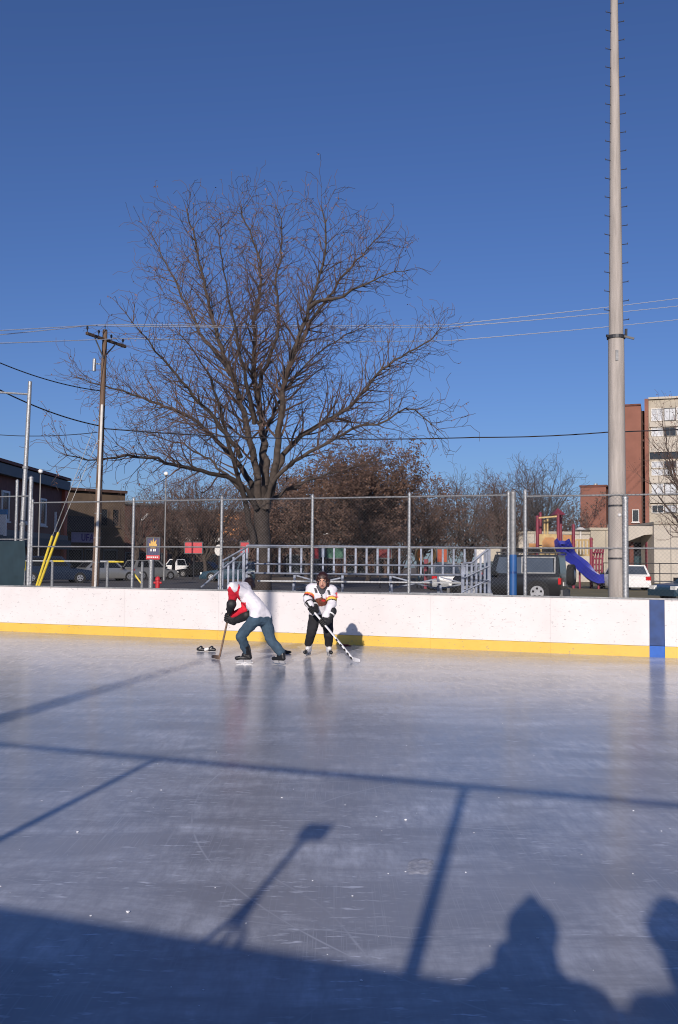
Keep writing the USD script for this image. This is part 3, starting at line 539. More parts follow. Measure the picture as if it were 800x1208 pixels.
tree('brown_tree', 'low brown leafed tree beside the trunk of the big bare tree', 362, 82, 552, 66, 4, 'twig', 'brown_leaf', .11, .14, 18, dens=1.4, keep=.95, per=5)
tree('brown_tree', 'brown leafed tree behind the right half of the bleachers', 498, 84, 562, 66, 5, 'twig', 'brown_leaf', .11, .14, 18, keep=.8, dens=1.4, per=4)
tree('grey_tree', 'hazy bare grey tree behind the right end of the bleachers', 550, 92, 556, 52, 6, 'twig_grey', None, nl=15, dens=1.3)
tree('grey_tree', 'tall bare grey tree left of the low red brick block', 637, 90, 543, 56, 7, 'twig_grey', None, nl=17, base_split=.22, dens=1.4)
tree('grey_tree', 'dark bare tree just behind the gate posts', 590, 84, 554, 42, 8, 'twig', None, nl=15, dens=1.4)
tree('street_tree', 'twiggy brown street tree before the shop row, left of the red banner', 205, 92, 566, 48, 9, 'twig', 'brown_leaf', .08, .15, 20, keep=.5, dens=1.7)
tree('street_tree', 'twiggy brown street tree before the shop row, over the red banner', 243, 84, 560, 54, 10, 'twig', 'brown_leaf', .08, .15, 21, keep=.5, dens=1.8)
tree('street_tree', 'small bare street tree behind the fence post nearest the silver hatchback', 158, 84, 580, 34, 12, 'twig', None, .16, .2, 14, dens=1.4)
tree('street_tree', 'twiggy brown tree behind the left bleacher stairs', 318, 96, 556, 60, 14, 'twig', 'brown_leaf', .10, .15, 20, keep=.8, dens=1.7, per=4)
tree('slender_tree', 'sparse twiggy tree with pale branches in front of the apartment block', 846, 48, 462, 98, 13, 'twig', 'pink_leaf', .05, .10, 16, dens=1.1, keep=.2, up=.16)
tree('shrub_tree', 'low scrubby brown tree in the gap between the two brown leafed trees', 470, 62, 606, 48, 15, 'twig', 'brown_leaf', .09, .1, 12, keep=.5)
tree('shrub_tree', 'low scrubby brown tree behind the gate post with blue padding', 588, 66, 600, 40, 16, 'twig', 'brown_leaf', .08, .1, 12, keep=.3)
# the far wood closing the view: reads as one mass of twigs
rng = np.random.default_rng(5); S = Segs(); tips = []
for i in range(52):
    d_ = rng.uniform(104, 124); x = X(195+9.9*i+rng.normal(0, 5), d_); hh = rng.uniform(7.0, 10.0)*(1.0 if i > 7 else .8); p = V(x, d_, GZ)
    S.put(p, p+V(0, 0, hh*.25), .16, .12)
    for k in range(9): grow(rng, S, p+V(0, 0, hh*(.08+.07*k)), unit(V(rng.normal(0, .6), rng.normal(0, .4), 1.0)), hh*rng.uniform(.45, .8)*(1-.05*k), .05, 0, .06, tips, .25, 3, .022, (.8, .6, .5, 0))
fw = thing('far_wood', 'hazy brown mass of bare twigs closing the view between the shops and the brick block', 'trees'); tag(fw, kind='stuff')
part('twigs', S.mesh(3), M['twig'], fw, False, kind='stuff'); part('dry_leaves', leaves(rng, np.array(tips), .17, .35, .6, 2), M['brown_leaf'], fw, False, kind='stuff')
print('wood', len(S.a))

# ------------------------------------------------------------------ buildings
def window(par, m4, w, h, name='window', frame='trim_white', pane='window_dark', fw=.08, rec=.06, mull=0, sill=True):
    """m4: (centre, right, outward): frame proud of wall, pane recessed, optional sill"""
    c, r, o = (np.array(a, float) for a in m4); R = np.stack([r, o, V(0, 0, 1)], 1)
    f = MB()
    for s in (-1, 1):
        f.box(c+r*s*(w/2-fw/2)+o*.04, (fw, .14, h), R); f.box(c+V(0, 0, s*(h/2-fw/2))+o*.04, (w-2*fw, .13, fw), R)
    for k in range(mull):
        f.box(c+r*(-w/2+w*(k+1)/(mull+1))+o*.035, (fw*.6, .1, h-2*fw), R)
    fo = f.build(name, M[frame], par)
    p = MB(); p.box(c+o*.012, (w-2*fw+.01, .03, h-2*fw+.01), R); p.build('pane', M[pane], fo)
    if sill: p = MB(); p.box(c-V(0, 0, h/2+.06)+o*.09, (w+.16, .24, .10), R); p.build('sill', M[frame], fo)
    return fo
def block(par, a, b, depth, z0, z1, mt, name='wall'):
    """a wall block whose face runs from a to b (x, y), body behind it on the left of a->b"""
    a, b = V(a[0], a[1], 0), V(b[0], b[1], 0); r = unit(b-a); o = np.cross(r, V(0, 0, 1)); R = np.stack([r, -o, V(0, 0, 1)], 1)
    m = MB(); c = (a+b)/2-o*depth/2; m.box(c+V(0, 0, (z0+z1)/2), (np.linalg.norm(b-a), depth, z1-z0), R); m.build(name, M[mt], par); return a, r, o, R
# street row at the left, faces turned to the right
zt_ = Z(562, 80, 60)
b1 = thing('brick_building', 'two storey brick building with cornice and teal shopfront at the left edge', 'building')
A = V(-24.7, 58); B = V(X(74, 84.5), 84.5); a, r, o, R = block(b1, A, B, 12, GZ-.3, zt_, 'brick_red'); Ln = np.linalg.norm(B-A)
m = MB(); m.box(a+r*Ln/2+o*.22+V(0, 0, zt_-.45), (Ln+.3, .5, .75), R); m.build('cornice', M['cornice'], b1)
m = MB(); m.box(a+r*Ln/2+o*.1+V(0, 0, zt_+.12), (Ln+.2, .9, .22), R); m.build('parapet_cap', M['brick_red'], b1)
m = MB(); m.box(a+r*(Ln-.35)+o*.12+V(0, 0, zt_/2), (.75, .34, zt_-.9), R); m.build('pilaster', M['brick_orange'], b1)
for s in np.arange(4.5, Ln-2, 4.1):
    window(b1, (a+r*s+V(0, 0, zt_-3.0)+o*.0, r, o), 1.5, 2.2, frame='trim_white', fw=.16)
m = MB(); m.box(a+r*Ln/2+o*.3+V(0, 0, GZ+3.35), (Ln-1.6, .7, .4), R); m.build('shop_fascia', M['cornice'], b1)
m = MB(); m.box(a+r*Ln/2+o*.5+V(0, 0, GZ+2.75), (Ln-2, 1.0, .75), R); m.build('awning', M['teal_awning'], b1)
for s in np.arange(3, Ln-2, 3.2):
    window(b1, (a+r*s+V(0, 0, GZ+1.35), r, o), 2.5, 2.0, 'shop_window', 'cornice', 'window_dark', .1)
sg = thing('shop_sign', 'white hanging shop sign with blue top at the left picture edge', 'sign', P(0, 617, 68)); m = MB(); m.box((0, 0, -.15), (.9, .15, 1.5)); m.build('panel', M['white_paint'], sg); m = MB(); m.box((0, 0, .78), (1.0, .2, .35)); m.build('top_band', M['sign_blue'], sg)
m = MB(); m.beam((-2.2, 0, .3), (-.4, 0, .3), .08, .08); m.build('bracket', M['dark_metal'], sg)
sg = thing('shop_sign', 'blank white sign board beside the orange pilaster above the yellow guards', 'sign', P(58, 622, 82)); m = MB(); m.box((0, 0, 0), (.75, .12, 1.1)); m.build('panel', M['trim_white'], sg)
m = MB(); m.box((.45, 0, .45), (.28, .14, 1.7)); m.build('panel', M['white_paint'], sg); m = MB(); m.beam((-1.5, .1, .6), (0, .1, .6), .05, .05); m.build('bracket', M['dark_metal'], sg)
zt2 = Z(580, 92, 110)
b2 = thing('shop_building', 'plain tan shop building with black awning and lavender sign band', 'building')
A = V(X(76, 90), 90.0); B = V(X(146, 94), 94); a, r, o, R = block(b2, A, B, 9, GZ-.3, zt2, 'tan_wall'); Ln = np.linalg.norm(B-A)
m = MB(); m.box(a+r*Ln/2+o*.1+V(0, 0, zt2+.1), (Ln+.1, .5, .25), R); m.build('parapet_cap', M['brick_brown'], b2)
m = MB(); c = a+r*1.62; w_ = 1.5; m.add([c-r*w_+V(0, 0, 6.0), c+r*w_+V(0, 0, 6.0), c+r*w_+o*1.2+V(0, 0, 4.55), c-r*w_+o*1.2+V(0, 0, 4.55), c-r*w_+V(0, 0, 4.5), c+r*w_+V(0, 0, 4.5)], [[0, 1, 2, 3], [4, 3, 2, 5], [0, 3, 4, 4], [1, 5, 2, 2]]); m.build('black_awning', M['black_awning'], b2)
m = MB(); m.box(a+r*1.65+o*.9+V(0, 0, 4.0), (2.9, .14, .95), R); m.build('sign_band', M['lavender'], b2)
m = MB(); m.box(a+r*1.65+o*.45+V(0, 0, 4.0), (2.7, .8, .1), R); m.build('sign_bracket', M['dark_metal'], b2)
tx = meshkit.text_mesh('UFA', .62, .05, True); tv = np.array(tx.vertices); tv = tv-[tv[:, 0].mean(), tv[:, 1].mean(), 0]
m = MB(); m.add((a+r*1.8+o*.98+V(0, 0, 3.95))+tv[:, :1]*r*.75+tv[:, 1:2]*V(0, 0, 1)+tv[:, 2:]*o, tx.faces); m.build('lettering', M['purple'], b2)
for s in (1.0, 2.7, 4.6): window(b2, (a+r*s+V(0, 0, GZ+1.5), r, o), 1.5, 2.1, 'shop_window', 'cornice', 'window_dark', .1)
for s in (3.9, 5.1): window(b2, (a+r*s+V(0, 0, zt2-2.4), r, o), .8, 1.7, frame='tan_wall')
zt3 = Z(596, 114, 170)
b3 = thing('brick_building', 'reddish brown brick building farther down the street behind the silver hatchback', 'building')
A = V(X(143, 112), 112.0); B3 = V(X(197, 116), 116); a, r, o, R = block(b3, A, B3, 9, GZ-.3, zt3, 'brick_dim'); Ln = np.linalg.norm(B3-A)
m = MB(); m.box(a+r*Ln/2+o*.1+V(0, 0, zt3+.1), (Ln, .5, .25), R); m.build('parapet_cap', M['cornice'], b3)
for s in (1.2, 3.0, 4.6): window(b3, (a+r*s+V(0, 0, GZ+1.5), r, o), 1.5, 2.1, 'shop_window', 'cornice', 'window_dark', .1)
for s in (1.3, 4.3): window(b3, (a+r*s+V(0, 0, zt3-2.5), r, o), .9, 1.6, frame='brick_dim')
m = MB(); m.beam(a+r*2.4+o*.1+V(0, 0, zt3-1.8), a+r*3.3+o*.1+V(0, 0, zt3-1.0), .1, .25); m.build('wall_lamp_arm', M['trim_white'], b3)

# shop row facing the rink at the street's end
D4 = 130.0; b4 = thing('shop_row', 'long low brown brick shop row with white trimmed fascia beyond the street', 'building')
xa, xb = X(190, D4), X(470, D4); z4 = Z(604, D4, 250); a, r, o, R = block(b4, (xa, D4), (xb, D4), 12, GZ-.3, z4, 'brick_brown'); Ln = xb-xa
zf = Z(637, D4, 240)
m = MB(); m.box(a+r*Ln/2+o*.2+V(0, 0, zf-.1), (Ln, .4, .7), R); m.build('shop_fascia', M['cornice'], b4)
for k in range(44):
    x = .8+Ln*.38*k/44
    if k % 9 == 8: continue
    m = MB(); m.box(a+r*(x+.1)+o*.43+V(0, 0, zf+.05*((k*5) % 3)), (.24+.1*((k*7) % 3), .06, .45), R); m.build('trim_block', M['white_paint'], b4)
m = MB(); m.box(a+r*Ln/2+o*.1+V(0, 0, z4+.12), (Ln, .6, .25), R); m.build('parapet_cap', M['cornice'], b4)
for s in np.arange(2.5, Ln-1.5, 3.9): window(b4, (a+r*s+V(0, 0, GZ+1.5), r, o), 2.8, 2.3, 'shop_window', 'cornice', 'window_dark', .12)
for s in np.arange(3.5, Ln-1.5, 4.6): window(b4, (a+r*s+V(0, 0, z4-1.9), r, o), 1.3, 1.7)
for x, w, y0, y1 in ((204.5, .38, 638, 651), (286, .45, 637, 654)):
    m = MB(); m.box((X(x, D4), D4-.3, (Z(y0, D4, x)+Z(y1, D4, x))/2), (w, .25, Z(y0, D4, x)-Z(y1, D4, x))); m.build('white_pier', M['white_paint'], b4)
def board(name, label, x0, x1, y0, y1, d, mt, cat='sign', th=.15, post=False):
    c = P((x0+x1)/2, (y0+y1)/2, d); w = (x1-x0)/FPX*d; h = (y1-y0)/FPX*d
    t = thing(name, label, cat, c); m = MB(); m.box((0, 0, 0), (w, th, h)); m.build('panel', M[mt], t)
    m = MB()
    for s in (-1, 1): m.box((s*(w/2+.03), 0, 0), (.06, th+.06, h+.12)); m.box((0, 0, s*(h/2+.03)), (w, th+.05, .06))
    m.build('frame', M['cornice'], t)
    if post: m = MB(); m.tube([(0, th, -h/2), (0, th, GZ-c[2])], .07, 8); m.build('post', M['dark_metal'], t)
    return t, w, h
board('banner', 'wide plain red banner on a post left of the bleachers', 218.5, 238.5, 640, 652.5, 78, 'sign_red', 'banner', post=True)
board('banner', 'plain red banner just left of the bleacher guard railing', 284, 293.5, 640, 652, 66, 'sign_red', 'banner', post=True)
t, w, h = board('sunlit_brick_board', 'added orange board for a sunlit brick patch of the shop row showing through the dark branches', 255, 282, 607, 632, 126, 'board_orange', 'sunlit_brick_board')  # added board, its orange stands in for sunlit brick between the branches
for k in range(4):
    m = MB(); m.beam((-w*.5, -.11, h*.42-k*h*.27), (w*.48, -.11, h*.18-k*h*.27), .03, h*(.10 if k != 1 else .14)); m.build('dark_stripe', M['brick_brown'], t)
t, w, h = board('shop_sign', 'tall navy sign with yellow emblem and red strip above the silver hatchback', 174, 188, 635, 655, 58, 'sign_navy', post=True)
em = np.array([(-.30, -.10), (-.34, .10), (-.20, .04), (-.18, .26), (-.05, .12), (.0, .38), (.10, .14), (.26, .30), (.24, .06), (.34, -.02), (.2, -.2), (-.18, -.2)])
m = MB(); m.prism([tuple(q) for q in em*V(w, h)*1.05+V(0, h*.12)], -.115, -.09); m.build('yellow_emblem', M['sign_yellow'], t)
for s in (-.16, .06, .2): m = MB(); m.box((w*s, -.1, -h*.20), (w*.11, .04, h*.14)); m.build('white_mark', M['white_paint'], t)
m = MB(); m.box((0, -.02, -h*.5-.12), (w*1.15, .2, .26)); m.build('red_strip', M['sign_red'], t)
for k in range(6): m = MB(); m.box((w*(-.40+.16*k), -.13, -h*.5-.12), (w*.10, .03, .09)); m.build('white_mark', M['white_paint'], t)
t = thing('oval_sign', 'plain white oval sign behind the fence post left of the stairs', 'sign', P(258, 649, 74)); m = MB()
th = np.linspace(0, 2*np.pi, 24, endpoint=False); m.prism([(math.cos(q)*.30, math.sin(q)*.42) for q in th], -.05, .05); m.build('panel', M['trim_white'], t); m = MB(); m.tube([(0, .1, -.4), (0, .1, GZ-P(258, 649, 74)[2])], .05, 8); m.build('post', M['dark_metal'], t)
for x, y, d, lab in ((48, 556, 70, 'street lamp with white globe above the brick building'), (196, 559, 72, 'street lamp with white globe behind the big tree lower left branches')):
    q = P(x, y, d); t = thing('street_lamp', lab, 'street lamp', q*V(1, 1, 0)+V(0, 0, GZ)); hh = q[2]-GZ
    m = MB(); m.tube([(0, 0, -.1), (0, 0, 1), (0, 0, hh-.2)], [.09, .06, .045], 10); m.build('post', M['galvanised_dull'], t, smooth=40)
    s = trimesh.creation.icosphere(2, .17); s.apply_translation((0, 0, hh)); m = MB(); m.tm(s); m.build('globe', M['globe'], t, smooth=True)
    m = MB(); m.tube([(0, 0, hh-.22), (0, 0, hh-.1)], [.06, .12], 10); m.build('collar', M['dark_metal'], t)

# school building, brick block, tower and apartment house at the right
D5 = 86.0; sc = thing('school_building', 'low pale concrete school building with entrance canopy behind the playground', 'building')
zA, zB, zC = Z(629, D5, 640), Z(625, D5, 720), Z(618, D5-4, 790)
block(sc, (X(612, D5), D5), (X(696, D5), D5), 14, GZ-.3, zA, 'concrete_light'); block(sc, (X(696.2, D5), D5-.3), (X(768, D5), D5-.3), 14, GZ-.3, zB, 'concrete_wall')
block(sc, (X(772, D5-4), D5-4), (X(880, D5-4), D5-4), 14, GZ-.3, zC, 'concrete_light')
for x0, x1, z, dd in ((612, 696, zA, D5), (696.2, 768, zB, D5-.3), (772, 880, zC, D5-4)):
    m = MB(); m.bx((X(x0, dd)-.05, dd-.12, z-.05), (X(x1, dd)+.05, dd+14, z+.16)); m.build('roof_edge', M['concrete_wall'], sc)
    for x in np.arange(X(x0, dd)+1.4, X(x1, dd)-.4, 2.3): m = MB(); m.bx((x-.02, dd-.03, GZ), (x+.02, dd+.1, z-.06)); m.build('panel_joint', M['bumper_grey'], sc)
m = MB(); x0, x1 = X(730, D5-3.5), X(771, D5-3.5); zc = Z(640, D5, 745); m.prism([(x0, zc), (x1-2.2, zc), (x1-.8, zc+.55), (x1, zc+.62), (x1, zc+1.3), (x0, zc+1.3)], D5-3.6, D5-.35); m.build('entrance_canopy', M['concrete_light'], sc)
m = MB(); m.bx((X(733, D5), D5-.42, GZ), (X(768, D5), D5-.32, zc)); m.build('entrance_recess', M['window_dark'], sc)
for x, mt, w in ((744.5, 'brick_red', .35), (768.5, 'play_red', .9)): m = MB(); m.box((X(x, D5-2), D5-2, (GZ+zc)/2), (w, .4, zc-GZ)); m.build('entrance_column', M[mt], sc)
for x in (750, 756, 762): m = MB(); m.box((X(x, D5), D5-.5, GZ+1.15), (.55, .08, 2.3)); m.build('door', M['teal_awning'], sc)
m = MB(); m.box((X(739, D5), D5-.5, GZ+1.7), (.5, .1, 2.2)); m.build('entrance_panel', M['concrete_light'], sc)
rl = thing('railing', 'dark low railing in front of the school entrance', 'railing'); dd = D5-8
for y in (664.5, 676.5): m = MB(); m.tube([(X(712, dd), dd, Z(y, dd, 760)), (X(900, dd), dd, Z(y, dd, 760))], .04, 6); m.build('rail', M['dark_metal'], rl)
for x in np.arange(X(712, dd), X(860, dd), 1.5): m = MB(); m.tube([(x, dd, GZ), (x, dd, Z(664.5, dd, 760))], .035, 6); m.build('railing_post', M['dark_metal'], rl)
D6 = 118.0; bk = thing('brick_block', 'low red brick block standing left of the tall pole', 'building')
zk = Z(575, D6, 700); A, B = V(X(685, D6), D6), V(X(715.5, D6-1.15), D6-1.15)
a, r, o, R = block(bk, A, B, 7, GZ-.3, zk, 'brick_tower'); Ln = np.linalg.norm(B-A)
m = MB(); m.box(a+r*Ln/2-o*3.5+V(0, 0, zk+.12), (Ln+.2, 7.2, .24), R); m.build('roof_edge', M['brick_red'], bk)
for z in (3.2, 6.4): m = MB(); m.box(a+r*(Ln+.06)-o*2+V(0, 0, z), (.12, 1.0, 1.1), R); m.build('side_window', M['window_pale'], bk)
m = MB(); m.tube([(X(711, D6), D6+3, Z(573, D6, 700)), (X(711, D6), D6+3, Z(568, D6, 700))], .25, 8); m.build('roof_vent', M['galvanised'], bk)
D7 = 116.0; ap = thing('apartment_block', 'six storey red brick tower and concrete apartment block with ribbon windows', 'building')
ztw, zap = Z(480, D7, 745), Z(474, D7, 790)
sl_ = -.30; pt7 = lambda x, back=0.0: (lambda dd: V(X(x, dd), dd))(D7+back+sl_*(X(x, D7)-X(722, D7)))
a, r, o, R = block(ap, pt7(722), pt7(757.5), 10, GZ-.3, ztw, 'brick_tower', 'brick_tower_wall'); Ln = np.linalg.norm(pt7(757.5)-pt7(722))
m = MB(); m.box(a+r*Ln/2-o*4.9+V(0, 0, ztw+.1), (Ln, 10.1, .2), R); m.build('roof_edge', M['brick_red'], ap)
window(ap, (a+r*Ln*.80+V(0, 0, Z(609, D7, 750)), r, o), .8, 1.5)
block(ap, pt7(757.6, 1.6), pt7(761.6, 1.6), 8, GZ-.3, ztw-.4, 'brick_brown', 'recess')
block(ap, pt7(761.8, -.4), pt7(766.5, -.4), 10, GZ-.3, zap+.05, 'brick_tower', 'brick_pier')
a, r, o, R = block(ap, pt7(766.7), pt7(900), 10, GZ-.3, zap, 'concrete_wall', 'concrete_wall'); Ln = np.linalg.norm(pt7(900)-pt7(766.7))
m = MB(); m.box(a+r*Ln/2-o*4.7+V(0, 0, zap+.12), (Ln, 10.0, .24), R); m.build('roof_edge', M['concrete_light'], ap)
for y0, y1 in ((483, 498), (505.5, 516), (545, 553), (554, 562), (571, 585), (596, 606)):
    zu, zl = Z(y0, D7-1, 785), Z(y1, D7-1, 785)
    for k in range(8):
        window(ap, (a+r*(.95+k*1.42)+V(0, 0, (zu+zl)/2), r, o), 1.38, zu-zl, frame='trim_white' if k % 3 != 1 else 'bumper_grey', pane='window_pale' if (k*3+int(y0)) % 4 else 'window_dark', fw=.08, sill=False, mull=1)
for y0, y1 in ((499, 505), (517, 534.5), (563, 570.5), (586, 594)):
    m = MB(); zu, zl = Z(y0, D7-1, 785), Z(y1, D7-1, 785); m.box(a+r*Ln/2+o*.15+V(0, 0, (zu+zl)/2), (Ln-.2, .3, zu-zl), R); m.build('spandrel_panel', M['concrete_light'], ap)
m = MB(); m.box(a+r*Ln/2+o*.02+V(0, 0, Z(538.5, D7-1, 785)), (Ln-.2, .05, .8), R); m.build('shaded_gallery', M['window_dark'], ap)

# ------------------------------------------------------------------ playground
dP = 58.0; px = lambda x, y, dy=0: P(x, y, dP+dy)
pg = thing('playground_frame', 'red and yellow playground climbing frame with tall posts', 'playground frame')
for x, y, dy in ((634, 610, 0), (637.5, 606, 1.5), (658.5, 607, 0), (661.5, 606, 1.5), (676.5, 620, 0), (697.5, 636, .5)):
    q = px(x, y, dy); m = MB(); m.tube([q*V(1, 1, 0)+V(0, 0, GZ-.1), q], .095, 10); m.build('red_post', M['play_red'], pg, smooth=40)
    m = MB(); m.tube([q, q+V(0, 0, .05), q+V(0, 0, .1)], [.11, .10, .03], 10); m.build('post_cap', M['play_red'], pg)
for x, y in ((642.5, 614), (646, 612)): q = px(x, y, .8); m = MB(); m.tube([q*V(1, 1, 0)+V(0, 0, GZ+2), q], .06, 8); m.build('yellow_post', M['play_yellow'], pg, smooth=40)
def panel(x0, x1, y0, y1, mt, dy=0, th=.10): m = MB(); a, b = px(x0, y0, dy), px(x1, y1, dy); m.bx((a[0], dP+dy-th/2, b[2]), (b[0], dP+dy+th/2, a[2])); m.build('play_panel', M[mt], pg)
panel(636, 657, 630, 643, 'play_yellow', -.05); panel(636, 657, 644, 655, 'play_yellow', .05); panel(624, 632, 641, 656, 'play_orange', .3); panel(664, 675, 631, 644, 'play_orange', .4)
m = MB(); q = px(648, 640, -.06); m.prism([(q[0]-.42, q[2]-.3), (q[0]+.42, q[2]-.3), (q[0]+.42, q[2]+.05), (q[0]+.25, q[2]+.3), (q[0]-.25, q[2]+.3), (q[0]-.42, q[2]+.05)], dP-.16, dP-.11); m.build('play_arch', M['play_orange'], pg)
m = MB(); q = px(627, 655, -.4); m.beam(px(618, 655, -.3), px(628, 648, -.3), .12, .12); m.build('step_bar', M['play_yellow'], pg)
for x in (682, 686, 690, 694, 698): m = MB(); m.box(((px(x, 645)[0]), dP+.6, (px(x, 636)[2]+px(x, 656)[2])/2), (.10, .08, px(x, 636)[2]-px(x, 656)[2])); m.build('yellow_baluster', M['play_yellow'], pg)
for y in (637, 655): m = MB(); m.beam(px(680, y, .6), px(700, y, .6), .1, .1); m.build('yellow_rail', M['play_yellow'], pg)
m = MB(); a = px(634, 656, 0); b = px(661, 656, 1.6); m.bx((a[0], dP-.05, a[2]-.12), (b[0], dP+1.6, a[2])); m.build('deck', M['play_red'], pg)
m = MB(); m.beam(px(634, 611, 0), px(659, 609, 0), .09, .09); m.build('roof_bar', M['play_yellow'], pg)
m = MB(); a = px(658, 602, .8); m.add([a+V(-.34, -.7, -.3), a+V(.34, -.7, -.3), a+V(.34, .7, -.3), a+V(-.34, .7, -.3), a+V(0, 0, .15)], [[0, 1, 4, 4], [1, 2, 4, 4], [2, 3, 4, 4], [3, 0, 4, 4], [3, 2, 1, 0]]); m.build('red_roof', M['play_red'], pg)
q = px(685, 625, 1.5); m = MB(); m.tube([q+V(0, 0, -.6), q+V(0, 0, -.1), q, q+V(0, 0, .15)], [.05, .05, .35, .12], 10); m.build('white_dome', M['trim_white'], pg, smooth=40)
# slide
sl = thing('slide', 'bright blue wavy playground slide sloping down to the right', 'slide')
path = smooth_path([px(659, 640, .2), px(664, 651, -.1), px(671, 660, -.4), px(681, 667, -.7), px(690, 676, -1.0), px(701, 685, -1.2), px(714, 686.5, -1.4)], .3)
t_ = np.gradient(path, axis=0); t_ /= np.linalg.norm(t_, axis=1, keepdims=True); sd = np.cross(t_, V(0, 0, 1)); sd /= np.linalg.norm(sd, axis=1, keepdims=True); uu = np.cross(sd, t_)
secs = np.array([(-.52, .44), (-.44, .46), (-.36, .06), (0, 0), (.36, .06), (.44, .46), (.52, .44), (.44, -.06), (0, -.16), (-.44, -.06)])
v = np.concatenate([p+s[0]*a_+s[1]*u_ for p, a_, u_ in zip(path, sd, uu) for s in [(secs[:, :1], secs[:, 1:])]]); ns = len(secs)
f = [[i*ns+k, i*ns+(k+1) % ns, (i+1)*ns+(k+1) % ns, (i+1)*ns+k] for i in range(len(path)-1) for k in range(ns)]
m = MB(); m.add(v, f); m.build('chute', M['play_blue'], sl, smooth=40)
m = MB(); a = px(657, 628, .1); m.bx((a[0]-.2, dP-.1, px(659, 640)[2]-.1), (a[0]+.45, dP+.35, a[2]-.5)); m.build('slide_hood', M['play_blue'], sl)
for i in (int(len(path)*.5), int(len(path)*.88)): q = path[i]; m = MB(); m.tube([q*V(1, 1, 0)+V(0, 0, GZ-.1), q-V(0, 0, .1)], .06, 8); m.build('slide_leg', M['play_red'], sl)
cl = thing('climbing_net', 'magenta red arched climbing ladder at the playground right end', 'climbing frame')
for x0 in (700, 703.5, 707, 710.5):
    pts = [px(x0-1.5, 688, .3+.1*x0 % 1), px(x0, 668, .5), px(x0+.5, 655, .8), px(x0+1.5+(710-x0)*.2, 648, 1.0)]
    m = MB(); m.tube(smooth_path(pts, .25), .06, 7); m.build('bent_bar', M['play_red'], cl, smooth=40)
for y in (652, 659, 666, 673, 680): m = MB(); m.tube([px(698.5, y, .6), px(712, y, .6)], .05, 7); m.build('rung', M['play_red'], cl, smooth=40)
# coloured play equipment and stalls seen through the bleacher railing
dQ = 54.0
for name, x0, x1, y0, y1, mt, lab, cat in (('display_board', 371, 376, 646, 659, 'sign_red', 'narrow upright red panel behind the bleacher railing', 'panel'), ('display_board', 379, 384, 646, 657, 'white_paint', 'white panel beside the narrow red one behind the railing', 'panel'),
        ('display_board', 385, 405, 645, 658, 'green_paint', 'dark green panel behind the bleacher railing', 'panel'), ('display_board', 447, 461, 648, 658, 'maroon', 'dull maroon panel behind the middle of the bleacher railing', 'panel'),
        ('display_board', 492, 498, 647, 661, 'board_orange', 'slim orange panel left of the yellow play tunnel', 'panel'), ('display_board', 516, 527, 648, 663, 'brick_orange', 'rust orange panel right of the yellow play tunnel', 'panel'),
        ('display_board', 562, 577, 648, 664, 'trim_white', 'white board behind the upper end of the bleacher stairs', 'panel'), ('display_board', 578, 590, 646, 662, 'concrete_wall', 'pale beige board right of the bleacher stairs', 'panel')):
    t, w, h = board(name, lab, x0, x1, y0, y1, dQ, mt, cat); c = P((x0+x1)/2, (y0+y1)/2, dQ)
    m = MB()
    for s in (-1, 1): m.tube([(s*w*.4, .1, -h/2), (s*w*.4, .1, GZ-c[2])], .05, 6)
    m.build('legs', M['dark_metal'], t, kind='stuff')
q = P(505, 655, dQ); t = thing('play_tunnel', 'round yellow play tunnel behind the right part of the railing', 'play tunnel', q); r_ = .55
th = np.linspace(0, 2*np.pi, 20, endpoint=False); m = MB(); pr = [(-.9, r_), (.9, r_)]
m.tube([(-.2, -1.0, 0), (-.2, 0, 0), (.1, .9, 0)], r_, 18, False); m.tube([(-.2, -.99, 0), (-.2, 0, 0), (.1, .89, 0)], r_*.88, 18, False); m.build('tunnel_tube', M['play_yellow'], t, smooth=40)
m = MB(); m.tube([(-.2, -1.06, 0), (-.2, -.94, 0)], r_*1.1, 18, False); m.build('tunnel_rim', M['play_red'], t, smooth=40)
m = MB(); m.box((-.2, -.6, (GZ-q[2]-r_)/2), (.15, .15, q[2]-GZ+.1)); m.box((0, .6, (GZ-q[2]-r_)/2), (.15, .15, q[2]-GZ+.1)); m.build('tunnel_legs', M['play_red'], t)

